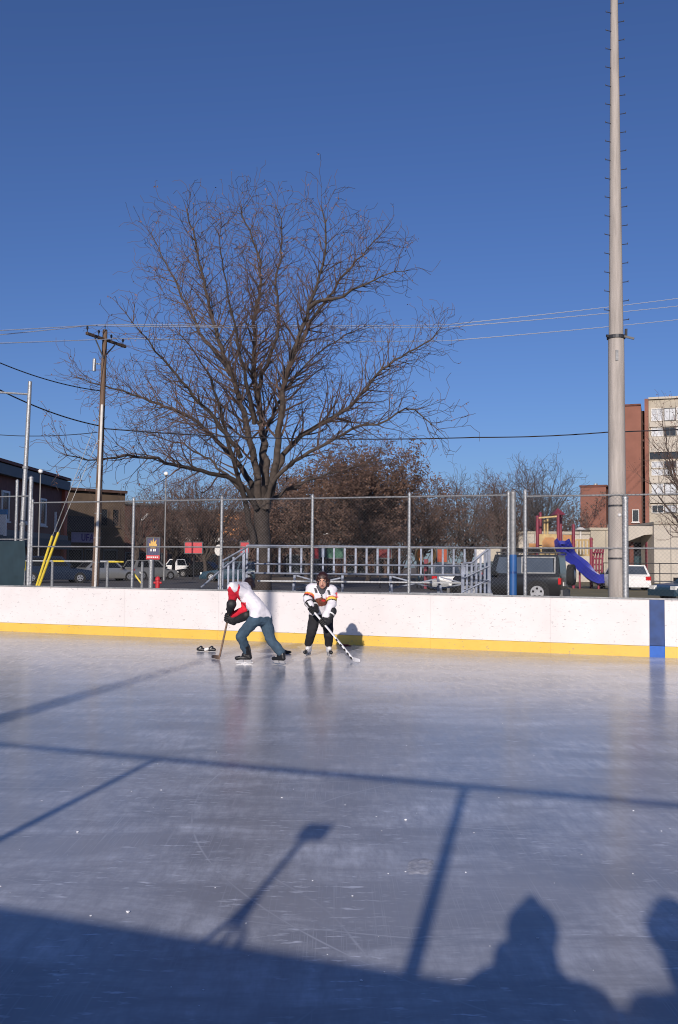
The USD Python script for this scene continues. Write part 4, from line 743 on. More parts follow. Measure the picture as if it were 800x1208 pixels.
# ------------------------------------------------------------------ cars
def loft(secs):                                            # secs: (x, [(y, z), ...]) with equal counts
    m = MB(); n = len(secs[0][1]); v = [(x, y, z) for x, pts in secs for y, z in pts]; f = []
    for i in range(len(secs)-1):
        for k in range(n): k2 = (k+1) % n; f.append([i*n+k, (i+1)*n+k, (i+1)*n+k2, i*n+k2])
    for k in range(1, n-1): f.append([0, k, k+1, k+1]); b_ = (len(secs)-1)*n; f.append([b_, b_+k+1, b_+k, b_+k])
    return m.add(v, f)
def car(name, label, cat, x, d, rz, paint, L=4.4, W=1.76, Hh=1.45, kind='sedan', gz=GZ, wr=.31, group=None, tail='tail_red', glass='glass_dark'):
    c = P(x, 690, d)*V(1, 1, 0)+V(0, 0, gz); t = thing(name, label, cat, c, math.radians(rz), group)
    hb = Hh*(.60 if kind != 'jeep' else .58); lo = wr*.62; w = W/2
    tops = {'sedan': [(-.5, .78), (-.485, .93), (-.30, .97), (.18, .98), (.22, .95), (.45, .80), (.49, .68), (.5, .55)],
            'hatch': [(-.5, .80), (-.49, .95), (-.3, 1.0), (.18, .98), (.24, .95), (.45, .80), (.49, .66), (.5, .55)],
            'jeep': [(-.5, .9), (-.495, 1.0), (-.3, 1.0), (.12, 1.0), (.14, .98), (.44, .93), (.46, .85), (.465, .6)],
            'pickup': [(-.5, .95), (-.495, 1.0), (-.1, 1.0), (.2, 1.0), (.22, .98), (.46, .88), (.49, .75), (.5, .6)]}[kind]
    secs = []
    for fx, fz in tops:
        e = 1.0 if abs(fx) < .47 else .93; z1 = hb*fz
        secs.append((fx*L, [(-w*e*.94, lo), (-w*e, lo+.12), (-w*e, z1-.16), (-w*e*.93, z1), (w*e*.93, z1), (w*e, z1-.16), (w*e, lo+.12), (w*e*.94, lo)]))
    loft(secs).build('body', M[paint], t, smooth=35)
    cab = {'sedan': (-.40, .24, -.24, .08), 'hatch': (-.485, .24, -.40, .08), 'jeep': (-.49, .13, -.475, .08), 'pickup': (-.12, .22, -.08, .10)}[kind]
    b0, b1, t0, t1 = [q*L for q in cab]; zb, zt = hb*.965, Hh; wb, wt = w*.92, w*(.74 if kind != 'jeep' else .86)
    m = MB(); C = {}
    for nm, xx, z, ww in (('rb', b0, zb, wb), ('fb', b1, zb, wb), ('ft', t1, zt, wt), ('rt', t0, zt, wt)): C[nm] = (V(xx, -ww, z), V(xx, ww, z))
    m.add([C['rb'][0], C['fb'][0], C['ft'][0], C['rt'][0], C['rb'][1], C['fb'][1], C['ft'][1], C['rt'][1]], [[0, 1, 2, 3], [5, 4, 7, 6], [3, 2, 6, 7], [1, 5, 6, 2], [4, 0, 3, 7]]); m.build('cabin', M[paint if kind != 'jeep' else 'car_black'], t, smooth=20)
    def pane(nm, a, b, c_, d_, s0, s1, u0=.12, u1=.88):
        q = lambda s, u: (a*(1-s)+b*s)*(1-u)+(d_*(1-s)+c_*s)*u
        nn = unit(np.cross(b-a, d_-a))*.012
        m = MB(); m.quad(q(s0, u0)+nn, q(s1, u0)+nn, q(s1, u1)+nn, q(s0, u1)+nn); m.build(nm, M[glass], t)
        return q(s0, u0), q(s1, u1)
    for k, s in ((0, 1), (1, -1)):
        a, b, c_, d_ = C['rb'][k], C['fb'][k], C['ft'][k], C['rt'][k]
        if s < 0: a, b, c_, d_ = b, a, d_, c_
        if kind == 'pickup': pane('side_window', a, b, c_, d_, .12, .88)
        else:
            for s0, s1 in ((.08, .47), (.52, .92)): pane('side_window', a, b, c_, d_, s0, s1)
    pane('rear_window', C['rb'][1], C['rb'][0], C['rt'][0], C['rt'][1], .08, .92); pane('windscreen', C['fb'][0], C['fb'][1], C['ft'][1], C['ft'][0], .06, .94)
    for fx in (-.30, .31):
        for s in (-1, 1):
            y = s*(w-.09); m = MB(); m.tube([(fx*L, y-.1, wr), (fx*L, y-.08, wr), (fx*L, y+.08, wr), (fx*L, y+.1, wr)], [wr*.9, wr, wr, wr*.9], 18); wl = m.build('wheel', M['tyre'], t, smooth=40)
            m = MB(); m.tube([(fx*L, y+s*.085, wr), (fx*L, y+s*.108, wr)], [wr*.66, wr*.62], 16); m.build('rim', M['rim'], wl, smooth=40)
            m = MB()
            for q in range(5): th = q*1.257+.3; m.box((fx*L+math.cos(th)*wr*.38, y+s*.112, wr+math.sin(th)*wr*.38), (.07, .012, .07))
            m.build('rim_hole', M['tyre'], wl)
            m = MB(); m.tube([(fx*L, s*(w+.002)-s*.2, wr), (fx*L, s*(w+.004), wr)], wr*1.13, 18); m.build('wheel_arch', M['tyre'], t)
    for s in (-1, 1):
        m = MB(); z = hb*.80; m.bx((-.5*L-.012, s*w*.60, z-.11), (-.478*L, s*w*.945, z+.10)); m.build('taillight', M[tail], t)
        m = MB(); z = hb*.66; m.bx((.475*L, s*w*.55, z-.07), (.5*L+.008, s*w*.90, z+.08)); m.build('headlight', M['lamp_clear'], t)
        m = MB(); m.bx((b1-.30, s*w*.97, hb*.98), (b1-.14, s*(w+.16), hb*.98+.14)); m.build('wing_mirror', M['car_black'], t)
    bm = M['bumper_grey'] if kind in ('jeep', 'pickup') else M[paint]
    for s in (-1, 1): m = MB(); m.bx((s*L*.492, -w*.92, lo), (s*(L*.5+.07), w*.92, lo+.24)); m.build('bumper', bm, t)
    m = MB(); m.bx((-L*.5-.02, -.26, hb*.62), (-L*.5+.02, .26, hb*.62+.14)); m.build('number_plate', M['white_paint'], t)
    return t
car('parked_car', 'silver hatchback parked rear toward the rink, under the navy sign', 'car', 177, 76, 46, 'car_silver', 4.2, 1.76, 1.50, 'hatch')
car('parked_car', 'pale silver sedan between the utility pole and the silver hatchback', 'car', 124, 68, 38, 'car_silver', 4.6, 1.78, 1.44, 'sedan')
car('parked_car', 'dark navy estate car behind the yellow guy wire guards', 'car', 62, 60, 28, 'car_navy', 4.7, 1.85, 1.62, 'hatch')
car('pickup_truck', 'small white pickup truck far back, right of the silver hatchback', 'pickup truck', 209, 104, 150, 'car_white', 5.0, 1.85, 1.75, 'pickup')
car('parked_car', 'dark car parked in front of the wide red banner', 'car', 236, 92, 160, 'car_black', 4.4, 1.76, 1.45, 'sedan')
car('parked_car', 'dark blue car seen through the left bleacher stairs', 'car', 275, 70, 170, 'car_blue', 4.4, 1.76, 1.45, 'hatch')
car('parked_car', 'grey car with red tail lights seen under the bleacher railing', 'car', 525, 52, 88, 'car_silver', 4.4, 1.76, 1.40, 'sedan', glass='glass_grey')
car('parked_car', 'deep blue car behind the right half of the bleacher railing', 'car', 530, 70, 174, 'car_blue', 4.6, 1.78, 1.5, 'hatch')
car('parked_car', 'white car with slanted red tail lights behind the tall concrete pole', 'car', 735, 56, 93, 'car_white', 4.4, 1.72, 1.42, 'hatch', glass='glass_grey')
car('parked_car', 'low dark blue car cut off by the right picture edge', 'car', 838, 38, 198, 'car_blue', 4.4, 1.76, 1.26, 'sedan', glass='glass_grey')
jp = car('jeep', 'black off-road vehicle with roof rack and spare wheel right of the blue padded post', 'off-road car', 600, 34.5, 158, 'car_black', 3.9, 1.75, 1.66, 'jeep', wr=.37, glass='glass_grey')
m = MB()
for s in (-1, 1): m.beam((-1.9, s*.62, 1.74), (.3, s*.62, 1.74), .04, .04)
for q in np.arange(-1.9, .31, .36): m.beam((q, -.66, 1.74), (q, .66, 1.74), .04, .04); m.box((q, .62, 1.69), (.04, .04, .1)); m.box((q, -.62, 1.69), (.04, .04, .1))
m.build('roof_rack', M['dark_metal'], jp)
for q in (-1.5, -1.0, -.5): m = MB(); m.tube([(q, -.3, 1.80), (q+.2, .3, 1.82)], .09, 8); m.build('rack_load', M['tyre'], jp)
m = MB(); m.tube([(-2.08, .1, .98), (-2.12, .1, .98), (-2.28, .1, .98), (-2.32, .1, .98)], [.34, .37, .37, .33], 18); sw = m.build('spare_wheel', M['tyre'], jp, smooth=40)
m = MB(); m.tube([(-2.31, .1, .98), (-2.34, .1, .98)], [.2, .12], 14); m.build('rim', M['rim'], sw)
for s in (-1, 1):
    fr = MB(); y = s*.80
    for z in (1.04, 1.57): fr.box((-1.2, y-(s*.012 if z > 1.3 else -s*.035), z), (1.15, .03, .045))
    for xx in (-1.76, -.64): fr.beam((xx, y+s*.035, 1.04), (xx, y-s*.012, 1.57), .045, .03)
    fr.build('window_frame', M['galvanised_dull'], jp)

# ------------------------------------------------------------------ people
def sph(c, r, n=18): return m3.Manifold.sphere(float(r), n).translate(tuple(map(float, c)))
def ell(c, r, R=None, n=20):
    s = m3.Manifold.sphere(1.0, n).scale(tuple(map(float, r)))
    A = np.eye(4)[:3]; A = A.copy(); A[:, :3] = np.eye(3) if R is None else R; A[:, 3] = c
    return s.transform(A)
def bone(*ps): return m3.Manifold.batch_hull([sph(c, r) for c, r in ps])
def union(ms): return m3.Manifold.batch_boolean(ms, m3.OpType.Add)
def soft(m, l=.02, it=10, wr=0.0, seed=0):
    a = m.refine_to_length(l).to_mesh(); t = trimesh.Trimesh(a.vert_properties[:, :3], a.tri_verts, process=True)
    trimesh.smoothing.filter_taubin(t, iterations=it)
    if wr:                                                 # folds of cloth
        v = t.vertices; nn = t.vertex_normals; q = meshkit.fbm(v*V(11, 11, 15)+seed, 3)-.5; q2 = np.sin((v[:, 2]*34+v[:, 0]*14+meshkit.noise(v*9+seed)*7))*.25
        t.vertices = v+nn*(wr*(q*1.6+q2*.6))[:, None]
    return t
def pick(t, fn):                                           # faces of a trimesh where fn(centroid) is true, as its own sheet pushed out slightly
    k = fn(t.triangles_center); s = t.submesh([np.nonzero(k)[0]], append=True) if k.any() else None
    return s
def patch(t, fn, off=.005):
    c = t.triangles_center; k = np.nonzero(fn(c))[0]
    if len(k) == 0: return None
    v = t.vertices+t.vertex_normals*off; f = t.faces[k]; u, inv = np.unique(f, return_inverse=True); return v[u], inv.reshape(-1, 3)
def frame3(fwd, up=(0, 0, 1)):
    f = unit(fwd); s = unit(np.cross(f, up)); return np.stack([s, f, np.cross(s, f)], 1)   # columns: right, forward, up
def head_parts(c, fwd, r=.1, upv=(0, 0, 1)):
    R = frame3(fwd, upv); A = lambda x, y, z: c+R @ V(x, y, z)*(r/.1)
    k = r/.1
    sk = [ell(A(0, -.005, .02), V(.074, .094, .10)*k, R), ell(A(0, .025, -.045), V(.058, .062, .065)*k, R), bone((A(0, .045, -.075), .034*k), (A(0, .02, -.06), .045*k)),
          bone((A(0, .092, .018), .010*k), (A(0, .112, -.018), .015*k)), bone((A(-.012, .1, -.02), .010*k), (A(.012, .1, -.02), .010*k)),
          bone((A(-.045, .072, .035), .014*k), (A(.045, .072, .035), .014*k)), bone((A(-.018, .082, -.052), .009*k), (A(.018, .082, -.052), .009*k))]
    for s in (-1, 1): sk.append(ell(A(s*.078, -.005, .0), V(.012, .022, .032)*k, R))
    return sk, A, R, k
def face_bits(par, A, R, k):
    for s in (-1, 1):
        e = m3.Manifold.sphere(.0105*k, 12).translate(tuple(A(s*.032, .078, .018))); m = MB(); m.man(e); m.build('eye', M['white_paint'], par, smooth=True)
        e = m3.Manifold.sphere(.0075*k, 10).translate(tuple(A(s*.032, .0835, .018))); m = MB(); m.man(e); m.build('pupil', M['tape_black'], par, smooth=True)
        m = MB(); m.beam(A(s*.018, .094, .040), A(s*.050, .080, .042), .012*k, .010*k); m.build('eyebrow', M['hair'], par)
    m = MB(); m.man(bone((A(-.020, .089, -.052), .0065*k), (A(0, .094, -.055), .0075*k), (A(.020, .089, -.052), .0065*k))); m.build('lips', M['lip'], par, smooth=True)
def glove(par, hand, stick, arm, mt='glove_black', scale=1.0, side=1, length=.16, name='glove'):
    """padded hockey glove: cuff along the forearm, palm, four curled fingers and a thumb closed around the stick"""
    s = unit(stick); a = unit(arm); o = unit(np.cross(s, a))*side; a2 = unit(a-s*np.dot(a, s)); k = scale
    ms = []
    palm = hand-a2*.035*k
    ms.append(bone((palm-s*.04*k, .030*k), (palm+s*.04*k, .030*k), (palm-a2*.06*k-s*.03*k, .034*k), (palm-a2*.06*k+s*.03*k, .034*k), (palm+o*.012*k, .032*k)))
    for i, le in zip((-1.5, -.5, .5, 1.5), (.92, 1.0, .97, .84)):
        q = hand+s*i*.026*k; pts = [q-a2*.03*k+o*.018*k, q-a2*.002*k+o*.040*k, q+a2*.034*k*le+o*.022*k, q+a2*.036*k*le-o*.012*k, q+a2*.010*k-o*.032*k*le]
        for u, v in zip(pts[:-1], pts[1:]): ms.append(bone((u, .0125*k), (v, .0118*k)))
    th = [palm+s*.035*k-o*.02*k, hand+s*.040*k-o*.034*k, hand+s*.030*k+a2*.026*k-o*.034*k]
    for u, v in zip(th[:-1], th[1:]): ms.append(bone((u, .0165*k), (v, .014*k)))
    w0 = palm-a2*.07*k; ms.append(bone((w0, .042*k), (w0-a*.06*k, .046*k))); g = soft(union(ms), .012, 4)
    go = part(name, g, M[mt], par, 60)
    c = bone((w0-a*.05*k, .050*k), (w0-a*length*k, .062*k)); part('cuff', soft(c, .02, 4), M[mt], go, 60)
    return go, w0-a*length*k*.8
def skate(par, ankle, heel_dir, boot, sole_z, name='skate', knee=None, holder='holder_grey', toe='skate_black'):
    f = unit(V(heel_dir[0], heel_dir[1], 0)); R = np.stack([f, np.cross(V(0, 0, 1), f), V(0, 0, 1)], 1); o = V(ankle[0], ankle[1], sole_z)
    A = lambda x, y, z: o+R @ V(x, y, z)
    top = unit((knee if knee is not None else ankle+V(0, 0, 1))-ankle)
    b = union([bone((A(-.055, 0, .11), .038), (A(.10, 0, .098), .034), (A(.155, .0, .094), .030)), bone((A(-.05, 0, .11), .040), (A(-.035, 0, .17), .046), (A(.04, 0, .15), .042)), bone((A(-.03, 0, .17), .048), (A(-.02, 0, .2)+top*.05, .056)), bone((A(-.03, 0, .17), .048), (A(-.015, 0, .2)+top*.17, .062))])
    bo = part(name, soft(b, .014, 5), M[boot], par, 50)
    m = MB(); m.man(bone((A(.12, 0, .096), .0345), (A(.165, 0, .092), .031))); m.build('toe_cap', M[toe], bo, smooth=40)
    for x in (-.045, .085): m = MB(); m.add(*loft([(x-.04, [(-.016, .07), (.016, .07), (.008, .025), (-.008, .025)]), (x+.05, [(-.016, .07), (.016, .07), (.008, .025), (-.008, .025)])]).mesh()); m.v[-1] = (R @ m.v[-1].T).T+o; m.build('blade_holder', M[holder], bo)
    m = MB(); v = []; n = 9
    for i in range(n):
        x = -.11+.29*i/(n-1); z = .003+.018*abs((i-4)/4)**3; v += [(x, -.002, z), (x, .002, z), (x, .002, .034), (x, -.002, .034)]
    f4 = [[i*4+k, (i+1)*4+k, (i+1)*4+(k+1) % 4, i*4+(k+1) % 4] for i in range(n-1) for k in range(4)]+[[0, 1, 2, 3], [(n-1)*4+3, (n-1)*4+2, (n-1)*4+1, (n-1)*4]]
    m.add((R @ np.array(v).T).T+o, f4); m.build('steel_blade', M['steel'], bo)
    for q in range(3): m = MB(); m.beam(A(.03+.03*q, -.03, .155-.012*q), A(.03+.03*q, .03, .155-.012*q), .008, .008); m.build('lace', M['white_paint' if boot != 'skate_white' else 'tape_black'], bo)
def stick_thing(name, label, top, heel, bdir, shaft, tape_bands=(), blade='tape_black', curve=.03, blen=.30):
    t = thing(name, label, 'hockey stick'); d = unit(heel-top)
    m = MB(); m.beam(top, heel-V(0, 0, -.02), .026, .034, up=(.2, .9, .1)); m.build('shaft', M[shaft], t)
    m = MB(); m.beam(top-d*.005, top+d*.13, .032, .039, up=(.2, .9, .1)); m.build('butt_tape', M['tape_black'], t)
    for s in tape_bands: Ln = np.linalg.norm(heel-top); m = MB(); m.beam(top+d*(Ln-s-.045), top+d*(Ln-s), .030, .038, up=(.2, .9, .1)); m.build('tape_band', M['tape_black'], t)
    b = unit(V(bdir[0], bdir[1], 0)); sd = np.cross(V(0, 0, 1), b); v = []; n = 8
    for i in range(n):
        x = i/(n-1); c = heel*V(1, 1, 0)+b*blen*x+sd*curve*x*x; th = .006; z0, z1 = .004+.012*x*x, .074-.012*x*x if x < .9 else .055
        for s, z in ((-1, z0), (1, z0), (1, z1), (-1, z1)): v.append(c+sd*s*th+V(0, 0, z))
    f4 = [[i*4+k, (i+1)*4+k, (i+1)*4+(k+1) % 4, i*4+(k+1) % 4] for i in range(n-1) for k in range(4)]+[[3, 2, 1, 0], [(n-1)*4, (n-1)*4+1, (n-1)*4+2, (n-1)*4+3]]
    m = MB(); m.add(v, f4); m.build('blade', M[blade], t); return t
def chain(par, name, mt, bones, l=.022, it=8, wr=0.0, smooth=60, seed=0): return part(name, soft(union(bones), l, it, wr, seed), M[mt], par, smooth)

# skater on the left: bent forward, back to the camera, long stride
fa, fb_ = gnd(288, 783.5), gnd(334.5, 785)
D1 = fa[1]; J = lambda x, y, dz=0: P(x, y, D1+dz)
pl = thing('person', 'skater in white and red jersey and blue jeans bending over the stick, seen from behind', 'person')
hipL, hipR = J(301.5, 730.5, -.07), J(313, 731, .08); kneeL, kneeR = J(284, 750, -.14), J(320, 756, .05); ankL, ankR = J(291, 772, .02), J(331.5, 775, -.06)
ankL, ankR = V(*ankL[:2], .20), V(*ankR[:2], .185)
pel = (hipL+hipR)/2+V(0, 0, .05); waist = J(304, 718, .04); chest = J(291, 703, .20); shL, shR = J(274, 692.5, .02), J(290, 693, .38); neck = J(285, 691, .36); hd = J(293, 691.5, .50)
elL = J(275, 703.5, .12); haL = J(272, 716, .36); elR = J(289, 719, .22); haR = J(265.5, 728, .30)
butt = haL+(haL-haR)*.55; stop_ = gnd(259, 778.5); 
sd_ = unit(stop_+V(0, 0, .03)-haL); haR = haL+sd_*np.linalg.norm(haR-haL)
fw_ = unit(V(-.45, .8, -.6)); sk, A, R, k = head_parts(hd, fw_, .112, (0.2, .3, .9))
body = sk+[bone((neck, .055), (hd, .06)), bone((shL, .06), (shR, .06), (chest, .10)), bone((chest, .11), (waist, .115)), bone((waist, .115), (hipL, .09), (hipR, .09)), bone((neck, .07), (chest, .1)),
    bone((hipL, .095), (kneeL, .06)), bone((kneeL, .06), (ankL, .042)), bone((hipR, .095), (kneeR, .06)), bone((kneeR, .06), (ankR, .042)),
    bone((shL, .055), (elL, .045)), bone((elL, .045), (haL, .032)), bone((shR, .055), (elR, .045)), bone((elR, .045), (haR, .032))]
chain(pl, 'body', 'skin', body, .018, 4); face_bits(pl, A, R, k)
hairb = [ell(A(0, -.02, .035), V(.088, .102, .10)*k, R), bone((A(-.05, -.06, -.02), .05), (A(.05, -.06, -.02), .05), (A(0, -.09, -.09), .045)), bone((A(0, -.06, .0), .07), (A(.03, -.10, -.10), .03))]
hairm = union(hairb)-ell(A(0, .085, -.02), V(.07, .075, .085)*k, R)
part('hair', soft(hairm, .015, 3, .012), M['hair'], pl, 50)
jer = [bone((shL, .082), (chest, .12), (neck, .07)), bone((shR, .08), (chest, .12), (neck, .07)), bone((chest, .135), (waist, .135)), bone((waist, .135), (hipL+V(0, 0, .055), .105), (hipR+V(0, 0, .055), .108)), bone((shL, .08), (shR, .078)), bone((shL, .08), (elL, .068)), bone((elL, .068), (elL*.35+haL*.65, .055)), bone((shR, .07), (elR, .06)), bone((elR, .064), (elR*.3+haR*.7, .05))]
jt = soft(union(jer), .02, 10, .016, 3); part('jersey', jt, M['jersey_white'], pl, 60)
armd = unit(elL-shL)
red_len = .05
def red_sleeve(c):
    s = (c-shL) @ armd; r_ = np.linalg.norm((c-shL)-s[:, None]*armd, axis=1); f_ = unit(haL-elL); s2 = (c-elL) @ f_; r2 = np.linalg.norm((c-elL)-s2[:, None]*f_, axis=1)
    a_ = (s > .0+.05*np.sin(c[:, 0]*40)) & (r_ < .125) & (s < .3); b_ = (s2 > -.05) & (r2 < .1) & (s2 < .5)
    s3 = (c-elR) @ unit(haR-elR); r3 = np.linalg.norm((c-elR)-s3[:, None]*unit(haR-elR), axis=1); c_ = (s3 > -.02) & (s3 < red_len) & (r3 < .10)
    x_, z_ = c[:, 0], c[:, 2]; d_ = (x_ < pel[0]-.24+.5*(waist[2]-z_).clip(0, 1)*0) & (z_ < waist[2]+.10) & (z_ > hipL[2]-.1)
    return a_ | b_ | c_ | d_
pp = patch(jt, red_sleeve, .004)
if pp: part('red_sleeve_panel', pp, M['jersey_red'], pl, 60)
jn = [bone((waist-V(0, 0, .10), .115), (hipL, .112), (hipR, .115)), bone((hipL, .112), (kneeL, .084)), bone((kneeL, .084), (ankL+V(0, 0, .02), .072)), bone((hipR, .115), (kneeR, .083)), bone((kneeR, .083), (ankR+V(0, 0, .02), .072))]
chain(pl, 'jeans', 'jeans', jn, .02, 8, .018, seed=8)
skate(pl, ankL, V(-1, .12, 0), 'skate_black', 0.0, knee=kneeL); skate(pl, ankR, V(-.75, .6, 0), 'skate_black', 0.0, knee=kneeR)
glove(pl, haL, sd_, unit(haL-elL), side=1, scale=1.35, length=.13); glove(pl, haR, sd_, unit(haR-elR), side=-1, scale=1.35, length=.20)
stick_thing('hockey_stick', 'slim wooden hockey stick held by the skater in jeans', haL-sd_*.16, stop_+V(0, 0, .03), V(-.5, .85, 0), 'stick_wood', blade='stick_wood', blen=.26)

# skater on the right: facing the camera, stick across the body
fa = gnd(363.5, 775); D2 = fa[1]; J = lambda x, y, dz=0: P(x, y, D2+dz)
pr_ = thing('person', 'skater facing the camera in white jersey with striped sleeves and black trousers', 'person')
hipA, hipB = J(371.5, 727, .12), J(386, 727, .12); kA, kB = J(367.5, 746, -.10), J(387.5, 748, -.10); aA, aB = J(364, 765, .04), J(388, 766, .04)
aA, aB = V(*aA[:2], .19), V(*aB[:2], .19); wst = J(379, 716, .02); che = J(379.5, 702, -.12); sA, sB = J(367, 694.5, -.10), J(391.5, 696, -.10); nk = J(380, 692.5, -.14); hd = J(380.8, 685.5, -.24)
eA = J(363, 707, -.22); hA = J(368.5, 719.5, -.42); eB = J(391.5, 713, -.28); tip = gnd(416.5, 780.5); 
dS = unit(tip+V(0, 0, .03)-hA); hB = hA+dS*(np.linalg.norm(J(382.5, 734, -.4)-hA))
fw_ = unit(V(-.12, -1, -.28)); sk, A, R, k = head_parts(hd, fw_, .114)
body = sk+[bone((nk, .052), (hd, .055)), bone((sA, .065), (sB, .065), (che, .10)), bone((che, .12), (wst, .115)), bone((wst, .115), (hipA, .10), (hipB, .10)), bone((nk, .065), (che, .1)),
    bone((hipA, .09), (kA, .06)), bone((kA, .06), (aA, .042)), bone((hipB, .09), (kB, .06)), bone((kB, .06), (aB, .042)), bone((sA, .052), (eA, .042)), bone((eA, .042), (hA, .03)), bone((sB, .052), (eB, .042)), bone((eB, .042), (hB, .03))]
chain(pr_, 'body', 'skin', body, .012, 4); face_bits(pr_, A, R, k)
hb_ = union([ell(A(0, -.015, .042), V(.094, .108, .104)*k, R), bone((A(-.066, -.03, .02), .038), (A(-.074, -.03, -.08), .030)), bone((A(.066, -.03, .02), .038), (A(.074, -.03, -.10), .032)), bone((A(-.06, -.06, 0), .06), (A(.06, -.06, 0), .06), (A(0, -.07, -.11), .055)),
    bone((A(-.055, .05, .085), .028), (A(-.085, .02, .02), .026)), bone((A(.05, .055, .088), .028), (A(.086, .02, .02), .026))])
hb_ = hb_-ell(A(0, .10, -.030), V(.066, .090, .098)*k, R)
part('hair', soft(hb_, .013, 3, .012), M['hair_red'], pr_, 50)
jer = [bone((sA, .095), (che, .145), (nk, .075)), bone((sB, .095), (che, .145), (nk, .075)), bone((che, .16), (wst-V(0, 0, .02), .155)), bone((wst-V(0, 0, .02), .155), (hipA+V(0, 0, .05), .112), (hipB+V(0, 0, .05), .112)), bone((sA, .088), (eA, .082)), bone((eA, .082), (eA*.42+hA*.58, .072)), bone((sB, .088), (eB, .084)), bone((eB, .084), (eB*.38+hB*.62, .074))]
jt = soft(union(jer), .018, 8, .014, 5); part('jersey', jt, M['jersey_white'], pr_, 60)
def band(s, e, t0, t1, rr=.15):
    d = unit(e-s); L_ = np.linalg.norm(e-s)
    def fn(c):
        q = (c-s) @ d; r_ = np.linalg.norm((c-s)-q[:, None]*d, axis=1); return (q > t0) & (q < t1) & (r_ < rr)
    return fn
for s, e, t0, t1, mt in ((sA, eA, .125, .15, 'stripe_orange'), (sA, eA, .152, .172, 'stripe_red'), (sA, eA, .174, .20, 'tape_black'), (eA, hA, .085, .115, 'tape_black'),
                         (sB, eB, .185, .20, 'stripe_red'), (sB, eB, .202, .24, 'stripe_yellow'), (sB, eB, .242, .262, 'tape_black')):
    pp = patch(jt, band(s, e, t0, t1, .105), .006)
    if pp: part('sleeve_stripe', pp, M[mt], pr_, 60)
front = lambda fn: (lambda c: fn(c) & (c[:, 1] < che[1]+.02))
pp = patch(jt, front(lambda c: (np.abs(c[:, 0]-nk[0]) < .012) & (c[:, 2] > wst[2]+.03) & (c[:, 2] < nk[2]) & (c[:, 1] < che[1]-.06)), .005)
if pp: part('jersey_zip', pp, M['jersey_grey'], pr_, 60)
pp = patch(jt, front(lambda c: (np.abs(c[:, 0]-nk[0])+.6*np.abs(c[:, 2]-nk[2]) < .10) & (c[:, 2] > nk[2]-.12)), .008)
if pp: part('dark_collar', pp, M['jersey_grey'], pr_, 60)
cc = J(378.5, 709.5)
e_ = lambda c: ((c[:, 0]-cc[0])/.115)**2+((c[:, 2]-cc[2])/.075)**2
pp = patch(jt, front(lambda c: e_(c) < 1), .006)
if pp: part('crest', pp, M['crest_brown'], pr_, 60)
pp = patch(jt, front(lambda c: ((c[:, 0]-cc[0]-.05)/.03)**2+((c[:, 2]-cc[2]-.03)/.02)**2 < 1), .010)
if pp: part('crest_mark', pp, M['stripe_red'], pr_, 60)
for xo, zo in ((-.10, .13), (.13, .10)):
    pp = patch(jt, front(lambda c: (np.abs(c[:, 0]-che[0]-xo+.4*(c[:, 2]-che[2]-zo+.05)) < .022) & (np.abs(c[:, 2]-che[2]-zo+.05) < .04)), .006)
    if pp: part('dark_emblem', pp, M['jersey_grey'], pr_, 60)
tx = meshkit.text_mesh('1', .085, .006, True); tv = np.array(tx.vertices); q = (sB+eB)/2+V(.045, -.098, .0)
part('sleeve_number', (q+tv[:, :1]*V(1, .3, 0)+tv[:, 1:2]*V(0, 0, 1)-tv[:, 2:]*V(0, 1, 0), tx.faces), M['stripe_red'], pr_, False)
tr = [bone((wst-V(0, 0, .08), .118), (hipA, .112), (hipB, .112)), bone((hipA, .112), (kA, .086)), bone((kA, .086), (aA+V(0, 0, .045), .072)), bone((hipB, .112), (kB, .086)), bone((kB, .086), (aB+V(0, 0, .045), .072))]
chain(pr_, 'trousers', 'trousers_black', tr, .02, 8, .014, seed=2)
skate(pr_, aA, V(-.38, -1, 0), 'skate_white', 0.0, knee=kA); skate(pr_, aB, V(.28, -1, 0), 'skate_white', 0.0, knee=kB)
for h, e, s in ((hA, eA, 1), (hB, eB, -1)):
    g, cu = glove(pr_, h, dS, unit(h-e), side=s, scale=1.25, length=.14)
    d = unit(h-e); m = MB(); m.tube([cu+d*.03, cu+d*.055], .0735, 14); m.build('cuff_stripe', M['white_paint'], g, smooth=40)
stick_thing('hockey_stick', 'white hockey stick with black tape bands held across the facing skater', hA-dS*.16, tip+V(0, 0, .03), V(.35, -.9, 0), 'stick_white', (.02, .11, .20, .30, .42), 'stick_white', blen=.22)

# small things on the ice
q = gnd(243.5, 768.5); t = thing('shoe_pair', 'pair of small black and white shoes lying on the ice left of the stick blade', 'shoes', q)
for s in (-1, 1):
    m = MB(); m.man(union([bone((V(s*.10-.05, 0, .04), .035), (V(s*.10+.05, -.02, .035), .032)), bone((V(s*.10, 0, .07), .035), (V(s*.10-.03, 0, .04), .04))])); so = m.build('shoe', M['skate_black'], t, smooth=50)
    m = MB(); m.man(bone((V(s*.10-.055, -.005, .012), .012), (V(s*.10+.055, -.025, .012), .012), (V(s*.10, .03, .012), .012))); m.build('sole', M['white_paint'], so, smooth=50)
m = MB(); m.man(bone((V(-.02, -.02, .035), .03), (V(.03, -.02, .05), .025))); m.build('white_tongue', M['white_paint'], t, smooth=50)
q = gnd(334, 771); t = thing('knit_cap', 'flat black knitted cap dropped on the ice behind the skater in jeans', 'cap', q)
part('crown', soft(union([ell((0, 0, .03), (.10, .08, .045)), ell((.08, .02, .025), (.08, .06, .03))]), .015, 4, .012), M['tape_black'], t, 50); m = MB(); m.man(bone((V(-.1, -.03, .015), .016), (V(-.06, -.07, .015), .016), (V(.05, -.08, .015), .016))); m.build('brim', M['coat_dark'], t, smooth=50)
q = gnd(409, 762.8); q = q-NX*.0; t = thing('glove', 'small dark red glove lying at the foot of the boards', 'glove', q)
